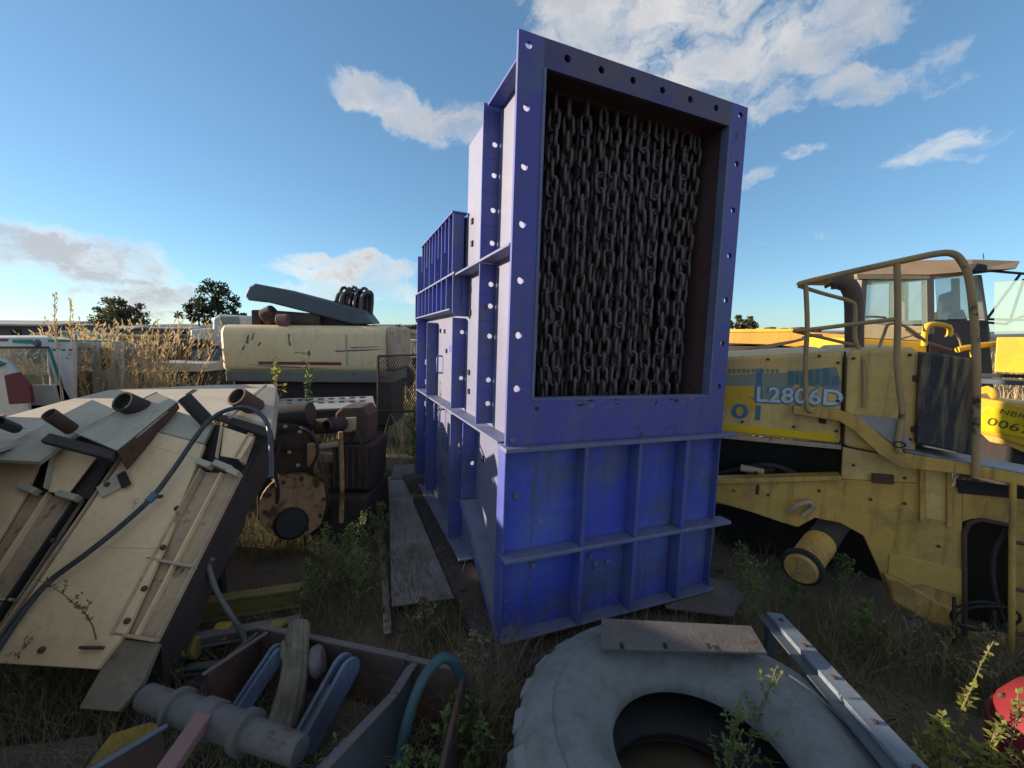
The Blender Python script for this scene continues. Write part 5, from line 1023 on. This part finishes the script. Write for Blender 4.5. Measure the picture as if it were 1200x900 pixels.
MB().prism([w_(*p, 6.24) for p in ((116, 408), (130, 408), (130, 434), (116, 434))], (0, .01, 0)).build('window', mat('dark_window', (.03, .04, .045), None, 5, .15, bump=0), wt_); MB().prism([w_(*p, 6.24) for p in ((91, 408), (108, 408), (108, 470), (91, 470))], (0, .01, 0)).build('window', G_VAN, wt_)
MB().prism([w_(*p, 6.2) for p in ((86, 401), (142, 400), (142, 402), (86, 402))], VD*1.5).build('roof', M_WHITE, wt_); MB().prism([w_(*p, 6.3) for p in ((86, 436), (142, 436), (142, 500), (86, 500))], VD*1.4).build('body_shell', M_WHITE, wt_)
MB().cyl(LO(wt_, V((-5.7, 6.15, .3))), LO(wt_, V((-5.7, 6.4, .3))), .32, n=22).build('wheel', M_RUBDARK, wt_, smooth=40)
wk = thing('white_truck', 'white truck cab with square windows behind the tan tank', 'truck', V((-6.9, 10, 0)))
def t_(px, py, y=9.5): return LO(wk, D(px, py, y))
MB().prism([t_(*p) for p in ((248, 372), (256, 368), (290, 370), (290, 470), (246, 470))], (0, 1.6, 0)).build('cab_shell', M_WHITE, wk, bev=.06)
MB().prism([t_(*p, 9.47) for p in ((258, 371), (278, 371), (280, 380), (257, 379))], (0, .05, 0)).build('windscreen', mat('pale_window', (.22, .27, .25), None, 4, .15, bump=0), wk, bev=.01)
MB().prism([t_(*p) for p in ((222, 386), (248, 384), (248, 404), (240, 408), (222, 400))], (0, 1.2, 0)).build('bonnet', M_WHITE, wk, bev=.05)
MB().prism([t_(*p, 9.45) for p in ((222, 405), (256, 405), (258, 420), (222, 420))], (0, .6, 0)).build('front_axle', M_RUSTDARK, wk, bev=.05)
for x in (-.9, .9): MB().cyl(LO(wk, V((-6.9+x, 9.6, .45))), LO(wk, V((-6.9+x, 9.9, .45))), .48, n=22).build('wheel', M_RUBDARK, wk, smooth=40)
fb = thing('flatbed_trailer', 'low pale flatbed trailer behind the dry grass', 'trailer', V((-6.5, 8.3, 0)))
def f_(px, py, y=8.2): return LO(fb, D(px, py, y))
MB().prism([f_(*p) for p in ((180, 424), (242, 426), (242, 436), (180, 436))], (0, 1.4, 0)).build('deck', mat('pale_trailer', (.42, .40, .36), (.34, .32, .29), 3, .7), fb, bev=.02)
MB().prism([f_(*p, 8.3) for p in ((160, 436), (242, 436), (242, 480), (160, 480))], (0, 1.0, 0)).build('under_frame', M_RUSTDARK, fb, bev=.03)
for k, (x0, x1, y0_, y1_, mm) in enumerate(((160, 182, 402, 426, M_SHEDW), (184, 220, 398, 424, M_RUSTDARK), (222, 246, 410, 426, M_GREYD), (140, 162, 408, 440, M_GREYD))):
    t = thing('machine_part', ['dark square machine part behind the dry grass stalks', 'rust brown machine housing behind the dry grass', 'slate machine part beside the white truck cab', 'slate box beside the white vehicle cabin'][k], 'machine part', V((D((x0+x1)/2, 420, 8.9).x, 8.9, 0)))
    MB().prism([LO(t, D(*p, 8.8)) for p in ((x0, y0_+2), (x0+3, y0_), (x1-2, y0_), (x1, y0_+4), (x1, 490), (x0, 490))], (0, .7, 0)).build('casing', mm, t, bev=.04)
    MB().prism([LO(t, D(*p, 8.78)) for p in ((x0+4, y0_+6), (x1-5, y0_+6), (x1-5, y0_+11), (x0+4, y0_+11))], (0, .05, 0)).build('cover', M_PIN, t, bev=.01)
def bg_machine(label, px, py, y, w, col, seed, cat='machine'):
    r = random.Random(seed); c = D(px, py, y); t = thing('parked_machine', label, cat, V((c.x, y, 0))); h_ = c.z; sg = r.choice((-1, 1))
    MB().box(-w/2, w/2, 0, .9, .45, h_*.62).build('body', col, t, bev=.05)
    cx = sg*w*.2; q = MB(); q.box(cx-.45, cx+.45, .1, .9, h_*.62, h_*.68); q.box(cx-.5, cx+.5, .05, .95, h_*.96, h_)
    for sx in (-.45, .38):
        for sy in (.1, .82): q.box(cx+sx, cx+sx+.07, sy, sy+.07, h_*.68, h_*.96)
    q.build('cab_frame', col, t, bev=.01)
    MB().box(cx-.38, cx+.38, .12, .13, h_*.68, h_*.96).build('window', G_VAN, t)
    MB().prism([(-sg*w*.5, .2, h_*.62), (-sg*w*.05, .2, h_*.62), (-sg*w*.1, .2, h_*.8), (-sg*w*.45, .2, h_*.74)], (0, .5, 0)).build('engine_cover', r.choice((M_RUST, M_YEL, M_GREYD)), t, bev=.03)
    for sx in (-.33, .33): MB().cyl((sx*w, -.08, .42), (sx*w, .2, .42), .42, n=20).build('wheel', M_RUBDARK, t, smooth=40, bev=.04)
    MB().tube([(-sg*w*.3, .3, h_*.7), (-sg*w*.3, .3, h_*.95)], .05, 8).build('exhaust_stack', M_RUST, t, smooth=60)
for a_ in (('rusty loader shape parked beyond the dry grass stalks', 168, 393, 13, 2.6, M_YEL, 1), ('pale truck shape parked beyond the white cabin', 120, 391, 15, 2.8, M_WHITE, 2), ('slate machine parked left of the white truck', 205, 392, 14, 2.4, M_GREYD, 3), ('white machine parked in front of the long sheds', 95, 388, 20, 3.2, M_WHITE, 4), ('rust brown machine parked before the bushy tree', 150, 388, 24, 3.4, M_RUST, 5), ('dull yellow machine parked beyond the tank end', 468, 394, 22, 2.6, M_YEL, 6), ('white vehicle parked past the mesh screen', 458, 398, 14, 1.0, M_WHITE, 7), ('tan machine far behind the van roof', 60, 390, 22, 3.0, M_TANG, 8)): bg_machine(*a_)
def shed(label, px0, px1, py0, y, roofh, depth):
    a, b2 = D(px0, py0, y), D(px1, py0, y); t = thing('long_shed', label, 'shed', V(((a.x+b2.x)/2, y, 0))); w = b2.x-a.x; zt = a.z
    MB().box(-w/2, w/2, 0, depth, -.05, zt-roofh).build('wall', M_SHEDW, t); MB().prism([(-w/2-.5, -.6, zt-roofh), (w/2+.5, -.6, zt-roofh), (w/2+.5, depth/2, zt), (-w/2-.5, depth/2, zt)], (0, 0, -.2)).build('roof', M_SHED, t)
    n = max(4, int(w/8))
    for i in range(n):
        x = -w/2+w*(i+.25)/n; MB().box(x, x+w/n*.4, -.05, .02, .5, zt-roofh-.6).build('opening', M_DARK, t)
shed('long far shed with a pale flat roof behind the dry grass', 70, 150, 381, 60, .35, 6); shed('long far shed with a pale roof beside the bushy tree', 150, 228, 381, 64, .4, 6); shed('grey shed with a low ridge beyond the white van', -60, 66, 374, 48, .5, 7)
shed('far pale shed beyond the blue housing', 880, 1010, 386, 120, .6, 8)
hs_ = thing('tan_house', 'small tan house among bushes beyond the mesh screen', 'house', V((-9.4, 38, 0)))
hx = LO(hs_, D(478, 395, 38)); 
MB().box(-.9+hx.x, .6+hx.x, 0, 4, -.05, D(478, 391, 38).z).build('wall', M_BRICK, hs_); MB().prism([(-1.1+hx.x, -.3, D(478, 391, 38).z), (.8+hx.x, -.3, D(478, 391, 38).z), (-.15+hx.x, -.3, D(478, 386, 38).z)], (0, 4.4, 0)).build('roof', M_ROOF, hs_)
MB().box(-.5+hx.x, -.1+hx.x, -.04, .03, .8, 1.5).build('window', M_DARK, hs_)

# ================================================================== PLANTS
def leaf(mb, p, d, w, up):
    d = V(d); L = d.length; s2 = d.cross(up); s2 = s2.normalized()*w if s2.length > 1e-6 else V((w, 0, 0)); m_ = p+d*.5
    mb.add([p, m_+s2, p+d, m_-s2], [(0, 1, 2, 3)])
def rv(r): return V((r.gauss(0, 1), r.gauss(0, 1), r.gauss(0, 1))).normalized()
def tree(label, px, py, y, hgt, wid, m, seed, flat=1.0, nclump=26, nleaf=70, ls=.45, trunkpx=None, gap=.5):
    r = random.Random(seed); c = D(px, py, y); t = thing('tree', label, 'tree', V((c.x, y, 0))); zc = c.z; q = MB()
    top = zc+hgt*.3
    q.tube([(0, 0, -.1), (.1, 0, zc*.5), (-.1, .1, zc), (0, 0, top)], [hgt*.045, hgt*.035, hgt*.025, .05], 7)
    lv = MB()
    for i in range(nclump):
        d = rv(r); rad_ = r.random()**.4; p = V((d.x*wid*rad_, d.y*wid*rad_, zc+d.z*hgt*.5*rad_*flat))
        q.tube([(0, 0, zc-hgt*.3*r.random()), p*.5+V((0, 0, zc*.5)), p], [hgt*.018, hgt*.012, .03], 5)
        cs = hgt*(.09+.09*r.random())
        for k in range(nleaf):
            o = rv(r)*cs*(r.random()**.4); o.z *= .6; leaf(lv, p+o, rv(r)*ls*(.6+.8*r.random()), ls*.35, rv(r))
    q.build('trunk', M_BARK, t, smooth=60); lv.build('crown', m, t); return t
tree('umbrella shaped bushy tree beyond the long sheds', 140, 371, 70, 5.8, 3.7, M_LEAFO, 31, 1.0, 60, 55, .45)
tree('tall dark clumpy pine beyond the white truck', 254, 352, 75, 7.4, 3.6, M_LEAFD, 2, 1.0, 30, 80, .45)
tree('small dark rounded tree next to the tall pine', 232, 369, 74, 4.2, 2.6, M_LEAFD, 3, 1.0, 20, 60, .45)
tree('low dark tree showing above the tan tank end', 276, 372, 74, 2.0, 2.0, M_LEAFD, 4, 1.0, 14, 60, .45)
tree('rounded green tree above the orange truck body', 871, 379, 70, 2.6, 2.4, M_LEAFO, 5, .9, 26, 70, .4)
for i, (px, py, w_b) in enumerate(((440, 384, 2.2), (462, 385, 2.6), (484, 384, 2.0))):
    tree(['dark low bush on the horizon past the tank end', 'wide dark bush on the horizon before the hill', 'olive bush beside the small tan house'][i], px, py+5, 60, 2.2, w_b, M_LEAFO if i == 2 else M_LEAFD, 20+i, .8, 16, 50, .4)

def plant(label, base, hgt, lean, seed, m=M_WEED, branches=6, lsz=.03, dens=9, name='weed', spread=.5, stem_r=.004, tip=None, tipm=None, group=None):
    r = random.Random(seed); t = thing(name, label, 'weed', base, group=group); st_ = MB(); lv = MB(); lt = MB(); lean = V(lean)
    main = [V((0, 0, -.02))]
    for i in range(1, 8):
        f = i/7; main.append(lean*f*f*hgt+V((r.uniform(-.02, .02)*hgt, r.uniform(-.02, .02)*hgt, f*hgt)))
    st_.tube(main, [stem_r*(1.1-.8*i/7) for i in range(8)], 5)
    axes = [main[3:]]
    for b_i in range(branches):
        f = .25+.7*b_i/max(1, branches); k = f*7; i = min(6, int(k)); p = main[i].lerp(main[i+1], k-i); d = V((r.gauss(0, 1), r.gauss(0, 1), .55+r.random()*.5)).normalized()*hgt*spread*(1.05-f)*r.uniform(.6, 1.1)
        pts = [p, p+d*.5+V((0, 0, .02*hgt)), p+d+V((0, 0, .08*hgt))]; st_.tube(pts, [stem_r*.6, stem_r*.45, stem_r*.2], 4); axes.append(pts)
    for ax in axes:
        for i in range(len(ax)-1):
            for k in range(dens):
                f = r.random(); p = ax[i].lerp(ax[i+1], f); d = V((r.gauss(0, 1), r.gauss(0, 1), r.gauss(.3, .6))).normalized()*lsz*r.uniform(.6, 1.3)
                leaf(lt if (tip and p.z > tip*hgt) else lv, p, d, lsz*.24, V((r.gauss(0, .5), r.gauss(0, .5), 1)).normalized())
    st_.build('stem', M_STEM, t, smooth=60)
    if lv.v: lv.build('foliage', m, t)
    if lt.v: kind(lt.build('young_tips', tipm or M_WEEDY, t), 'stuff')
    return t
def gz(p): return V((p.x, p.y, ground_z(p.x, p.y)))
# sunlit weeds at the front right
def tip(px, py, y, lean=(0, 0)):
    p = D(px, py, y); h_ = p.z-ground_z(p.x, y); return V((p.x-lean[0]*h_, y-lean[1]*h_, ground_z(p.x, y))), h_
for lab, px, py, y, ln, m_, br_, ls_, dn_2, sp_, sd_ in (
    ('tall yellow spiky weed standing between the channel and the red tank', 1157, 748, 1.62, (.10, 0), M_WEEDY, 2, .032, 14, .10, 1),
    ('leafy yellow green weed leaning over the end of the grey channel', 1105, 835, 1.50, (.02, .05), M_WEEDY, 12, .036, 9, .45, 2),
    ('pale yellow weed with open twigs beside the red tank', 1190, 812, 1.48, (.02, .05), M_WEEDY, 7, .032, 7, .40, 3),
    ('bright weed sprig growing in front of the red tank', 1168, 842, 1.42, (.06, 0), M_WEEDY, 9, .034, 9, .38, 4),
    ('low yellow weed at the foot of the grey channel end', 1075, 872, 1.40, (0, 0), M_WEEDY, 8, .03, 8, .4, 31)):
    bp, hh = tip(px, py, y, ln); plant(lab, bp, hh, (ln[0], ln[1], 0), sd_, m_, br_, ls_, dn_2, spread=sp_, stem_r=.005)
plant('thin bare weed with a yellow tip between channel and loader', gz(G(1042, 790, .0)), .34, (-.12, .0, 0), 5, M_WEEDY, 2, .024, 2, spread=.2, tip=.9)
plant('dry twiggy weed in the shade under the loader', gz(G(1062, 800, 0)), .55, (.0, 0, 0), 6, M_STEM, 9, .018, 4, spread=.4)
plant('forked pale weed standing under the loader step', gz(G(1100, 805, 0)), .48, (.1, 0, 0), 7, M_WEEDY, 5, .022, 3, spread=.5, tip=.8)
plant('dry grey twig weed beside the loader belly', gz(G(1130, 815, 0)), .36, (.15, 0, 0), 8, M_STEM, 7, .02, 3, spread=.7)
plant('branching green weed in the gap between tyre and housing', gz(G(880, 735, 0)), .42, (.12, .05, 0), 9, M_WEED, 12, .024, 10, spread=.6)
plant('tall green weed with a yellow tip beside the packing plate', gz(G(868, 722, 0)), .50, (.25, -.05, 0), 10, M_WEED, 10, .026, 8, spread=.5, tip=.93)
plant('dark green bushy weed growing by the loader axle', gz(G(905, 705, 0)), .40, (0, .1, 0), 11, M_WEED, 14, .02, 10, spread=.6)
plant('green leafy weed growing up through the tyre hole', V((.86, 1.43, .0)), .60, (.03, .0, 0), 12, M_WEED, 12, .022, 12, spread=.55)
plant('yellow tipped weed leaning from the tyre over the rust plate', V((1.0, 1.55, .1)), .52, (.22, .06, 0), 13, M_WEED, 7, .026, 8, spread=.45, tip=.8)
plant('small broad leaved plant inside the tyre hole', V((.70, 1.28, .0)), .30, (0, 0, 0), 14, mat('greyish_leaf', (.14, .19, .13), None, 5, .6, translucent=.3, bump=0), 3, .075, 3, spread=.3)
plant('bright green weed in front of the teal hose', gz(G(520, 915, .05)), .40, (.1, .1, 0), 15, M_WEED, 14, .034, 9, spread=.7)
plant('pale green sprig beside the teal hose', gz(G(560, 900, .1)), .38, (.02, .1, 0), 16, M_WEED, 8, .030, 7, spread=.5)
plant('small green weed growing at the frame divider', gz(G(400, 930, .1)), .42, (-.05, .05, 0), 17, M_WEED, 5, .030, 5, spread=.4)
plant('green weed sprig growing in front of the blue frame wall', gz(G(475, 930, .1)), .34, (.0, .1, 0), 18, M_WEED, 8, .03, 7, spread=.5)
plant('grey green bush of weeds beside the angle iron', gz(G(420, 720, 0)), .55, (.02, 0, 0), 19, M_WEED, 26, .022, 9, spread=.6)
plant('tall weeds among scrap beside the dark steel plate', gz(G(390, 700, 0)), .60, (-.1, 0, 0), 20, M_WEED, 24, .022, 8, spread=.6)
plant('low green weeds in front of the gearbox scrap', gz(G(425, 660, 0)), .50, (.05, 0, 0), 21, M_WEED, 22, .024, 8, spread=.6)
plant('yellow green shrub in the sun at the far end of the housing', D(485, 505, 5.6)*1.0-V((0, 0, D(485, 505, 5.6).z-.0)), 1.05, (.05, 0, 0), 22, M_WEEDY, 22, .07, 10, spread=.5, stem_r=.012)
plant('green shrub growing under the mesh screen', V((-1.75, 5.0, 0)), .85, (.05, 0, 0), 23, M_WEED, 22, .06, 9, spread=.6, stem_r=.01)
plant('broad leaved weed growing behind the slotted plank', V((-2.35, 4.75, .0)), 1.75, (.0, 0, 0), 24, M_WEED, 8, .07, 7, spread=.25, stem_r=.01)
plant('pale weed with round leaves before the tan tank', V((-2.75, 4.85, .0)), 1.72, (.0, 0, 0), 25, M_WEEDY, 8, .07, 7, spread=.22, stem_r=.01)
plant('thin vine hanging over the lower tan panel', PA(112, 745, .02), .36, (-.55, -.2, 0), 26, mat('dry_olive_leaf', (.12, .11, .05), None, 5, .7, translucent=.3, bump=0), 6, .02, 5, spread=.35)
plant('dry dark weed at the foot of the tan panel', gz(G(30, 830, 0)), .45, (.1, 0, 0), 27, M_STEM, 12, .02, 5, spread=.6)

for k, (lab, px, py, hh, br_) in enumerate((
    ('bushy green weed between the gearbox scrap and the angle iron', 405, 690, .55, 26), ('spreading green weed at the back of the rusty frame', 370, 715, .42, 20), ('green weed tangle beside the ring and stand pipe', 440, 645, .5, 24), ('dry brown weed clump in front of the steel plate end', 500, 745, .30, 18),
    ('dry weed clump at the foot of the skid rail', 560, 800, .34, 16), ('green weed clump by the right corner of the blue housing', 865, 700, .48, 22), ('low green weed clump in the shade before the loader axle', 925, 720, .36, 20), ('tangled olive weed under the wheel arch of the loader', 985, 700, .40, 22), ('twiggy olive weed between the channel and the loader belly', 1010, 760, .42, 18),
    ('brown twiggy weed before the loader ladder', 1150, 800, .40, 16), ('green weed clump under the edge of the tan foot', 205, 800, .34, 16), ('grassy weed at the near corner of the rusty frame', 545, 880, .36, 18))):
    plant(lab, gz(G(px, py, 0)), hh, (random.Random(k).uniform(-.15, .15), 0, 0), 60+k, M_STEM if 'brown' in lab or 'dry' in lab else M_WEED, br_, .030, 8, spread=.65)
def blades(name, n, samp, hmin, hmax, m, seed, wid=.006, lean=.45, heads=0.0, dirn=None, k_=3):
    r = random.Random(seed); q = MB()
    for i in range(n):
        x, y, zb_ = samp(r)
        if x is None: continue
        hh = r.uniform(hmin, hmax); a = r.uniform(0, 2*math.pi); l = r.uniform(.1, 1)*lean*hh; dx_, dy_ = math.cos(a)*l, math.sin(a)*l
        if dirn: dx_ += dirn[0]*hh; dy_ += dirn[1]*hh
        b0 = r.uniform(0, 2*math.pi); sx, sy = math.cos(b0)*wid, math.sin(b0)*wid; vs = []
        for j in range(k_+1):
            f = j/k_; w_ = (1-f*.85); vs += [(x+dx_*f*f-sx*w_, y+dy_*f*f-sy*w_, zb_+hh*(f-.12*f*f)), (x+dx_*f*f+sx*w_, y+dy_*f*f+sy*w_, zb_+hh*(f-.12*f*f))]
        q.add(vs, [(2*j, 2*j+1, 2*j+3, 2*j+2) for j in range(k_)])
        if r.random() < heads:
            tp_ = V(vs[-1]); d = V((dx_, dy_, hh*.6)).normalized()
            for e in range(9): leaf(q, tp_-d*.03*e*1.5, (d+rv(r)*.6).normalized()*.085, .012, rv(r))
    return kind(q.build(name, m), 'stuff')
def free(x, y):
    l = MW.inverted() @ V((x, y, .1))
    if -.2 < l.x < 1.9 and -.1 < l.y < 3.4: return False
    if math.hypot(x-.735, y-1.40) < .74: return False
    return True
def samp_near(r):
    for _ in range(20):
        y = .9+7*r.random()**1.6; x = r.uniform(-1.3, 1.3)*(y+.6)
        if free(x, y) and noise.noise(V((x*1.1, y*1.1, 4))) > -.22+.5*r.random(): return x, y, ground_z(x, y)-.01
    return None, None, None
blades('grass', 36000, samp_near, .05, .26, M_GRASS, 1, .0032)
blades('dry_grass', 36000, samp_near, .05, .32, M_GRASSD, 2, .0024, lean=1.1)
def samp_far(r):
    y = 7+40*r.random()**1.5; return r.uniform(-1.4, 1.4)*y, y, ground_z(0, y)-.03
blades('field_grass', 14000, samp_far, .25, .8, M_DRY, 3, .02, k_=2)
def samp_tall(r):
    px = r.choice((r.gauss(190, 20), r.gauss(180, 25), r.gauss(112, 14), r.gauss(60, 45), r.gauss(95, 20))); y = r.uniform(5.7, 6.9); p = D(px, 460, y); return p.x, y, .0
blades('tall_dry_grass', 340, samp_tall, 1.25, 2.4, M_DRY, 5, .007, lean=.28, heads=.7, dirn=(.12, 0), k_=5)
def samp_tuft(r):
    px, py = r.choice(((570, 850), (585, 820), (555, 880), (600, 780), (540, 840))); p = G(px+r.gauss(0, 14), py+r.gauss(0, 18), 0); return p.x, p.y, ground_z(p.x, p.y)
blades('grass_tuft', 1100, samp_tuft, .15, .48, M_GRASSD, 6, .0022, lean=.8, k_=4)
def samp_tuft2(r):
    px, py = r.choice(((500, 740), (530, 720), (400, 690), (425, 660), (440, 620), (380, 660))); p = G(px+r.gauss(0, 20), py+r.gauss(0, 18), 0); return p.x, p.y, ground_z(p.x, p.y)
blades('grass_tuft', 1200, samp_tuft2, .08, .32, M_GRASS, 7, .0025, lean=.8, k_=4)
for i, (px, y, hh) in enumerate(((72, 4.3, 2.32), (90, 4.5, 2.28))):
    t = thing('grass_stalk', ['tall single dry grass stalk against the sky', 'tall dry grass stalk with a full seed head'][i], 'grass stalk', V((D(px-4, 460, y).x, y, 0)))
    MB().tube([(0, 0, 0), (.02, 0, hh*.5), (.06, 0, hh*.9), (.09, 0, hh)], [.005, .004, .003, .001], 5).build('stem', M_DRY, t); q = MB(); r = random.Random(i)
    for e in range(60): leaf(q, V((.05+.04*e/60+r.gauss(0, .008), r.gauss(0, .008), hh*(.80+.2*e/60))), V((r.gauss(.1, .3), r.gauss(0, .3), 1)).normalized()*.045, .006, rv(r))
    q.build('seed_head', M_DRY, t)
# twigs and clods round the machine foot
r = random.Random(3); q = MB()
for i in range(260):
    px, py = r.choice(((510, 735), (530, 745), (400, 700), (350, 690), (560, 850), (1000, 780), (960, 740), (1060, 830))); p = gz(G(px+r.gauss(0, 22), py+r.gauss(0, 18), 0)); d = V((r.gauss(0, 1), r.gauss(0, 1), r.gauss(0, .25))).normalized()*r.uniform(.05, .22)
    if free(p.x, p.y): q.tube([p+V((0, 0, .01)), p+d*.5+V((0, 0, .02)), p+d+V((0, 0, .012))], [.004, .003, .0015], 4)
kind(q.build('twigs', M_STEM, smooth=60), 'stuff')
q = MB()
for i in range(420):
    y = 1.2+4.5*r.random()**1.4; x = r.uniform(-1.2, 1.2)*y
    if not free(x, y): continue
    s3 = r.uniform(.008, .035); p = V((x, y, ground_z(x, y))); vs = [p+V((math.cos(a)*s3*r.uniform(.7, 1.2), math.sin(a)*s3*r.uniform(.7, 1.2), zz*s3)) for zz in (-.3, .35) for a in (0, 1.05, 2.1, 3.14, 4.2, 5.2)]+[p+V((0, 0, s3*.6))]
    q.add(vs, [(k, (k+1) % 6, 6+(k+1) % 6, 6+k) for k in range(6)]+[(6+k, 6+(k+1) % 6, 12) for k in range(6)])
kind(q.build('stones', mat('stone', (.12, .10, .08), (.08, .07, .06), 9, .9, bump=.4), smooth=60), 'stuff')

# ------------------------------------------------------------------ groups of repeats
GROUPS = {'weed': 'weeds growing among the scrap', 'tree': 'trees on the far edge of the yard', 'parked_machine': 'machines parked in the far yard', 'machine_part': 'machine parts behind the dry grass', 'long_shed': 'long sheds on the horizon', 'pipe_stub': 'pipe stubs lying on the tan body', 'skid_rail': 'rails under the blue housing', 'grass_stalk': 'tall single grass stalks'}
for o in list(SC.objects):
    base = o.name.split('.')[0]
    if o.parent is None and base in GROUPS and 'label' in o: o['group'] = GROUPS[base]

# ------------------------------------------------------------------ sub-parts go under the part they sit on (all parts share their thing's frame)
SUB = {'wheel_loader': {'lettering': 'hood_side', 'faded_lettering': 'hood_side', 'decal_patch': 'hood_side', 'reflective_stripe': 'hood_side', 'hood_latch': 'hood_side', 'panel_gap': 'hood_side', 'hinge': 'grille_panel', 'hub_ring': 'axle_hub', 'hub_plug': 'axle_hub', 'recess_rim': 'recess_back', 'recess_hose': 'recess_back', 'rain_cap': 'exhaust_stack', 'ladder_rung': 'ladder_stile'},
       'yellow_truck': {'lettering': 'number_plate', 'bumper_lip': 'bumper'},
       'gearbox_scrap': {'flange_bolt': 'round_flange', 'drive_boss': 'round_flange', 'cooling_fin': 'engine_block', 'housing_rib': 'vertical_housing', 'case_bolt': 'vertical_housing', 'valve_cap': 'valve_block'},
       'tan_dump_body': {'latch_bolt': 'latch_plate', 'latch_tongue': 'latch_plate', 'weld_seam': 'panel', 'panel_lip': 'panel', 'box_edge': 'upper_box', 'box_side': 'upper_box'},
       'chain_housing': {'inspection_plate': 'door_panel', 'hopper_rib': 'hopper_panel', 'tray_rib': 'tray_panel', 'peeled_patch': 'front_flange', 'weld_mark': 'front_panel'},
       'tan_tank': {'red_stripe': 'tank_shell', 'seam': 'tank_shell', 'scrape_mark': 'tank_shell'}, 'white_van': {'window_seal': 'side_window'}, 'parked_machine': {'window': 'cab_frame'}, 'hydraulic_hose': {'clamp_bolt': 'clamp'}}
kids = {}
for o in SC.objects:
    if o.parent is not None: kids.setdefault(o.parent.name, []).append(o)
for root in [o for o in SC.objects if o.parent is None and o.name.split('.')[0] in SUB]:
    m_ = SUB[root.name.split('.')[0]]; first = {}
    for k in kids.get(root.name, []): first.setdefault(k.name.split('.')[0], k)
    for k in kids.get(root.name, []):
        tgt = first.get(m_.get(k.name.split('.')[0]))
        if tgt is not None and tgt is not k: k.parent = tgt
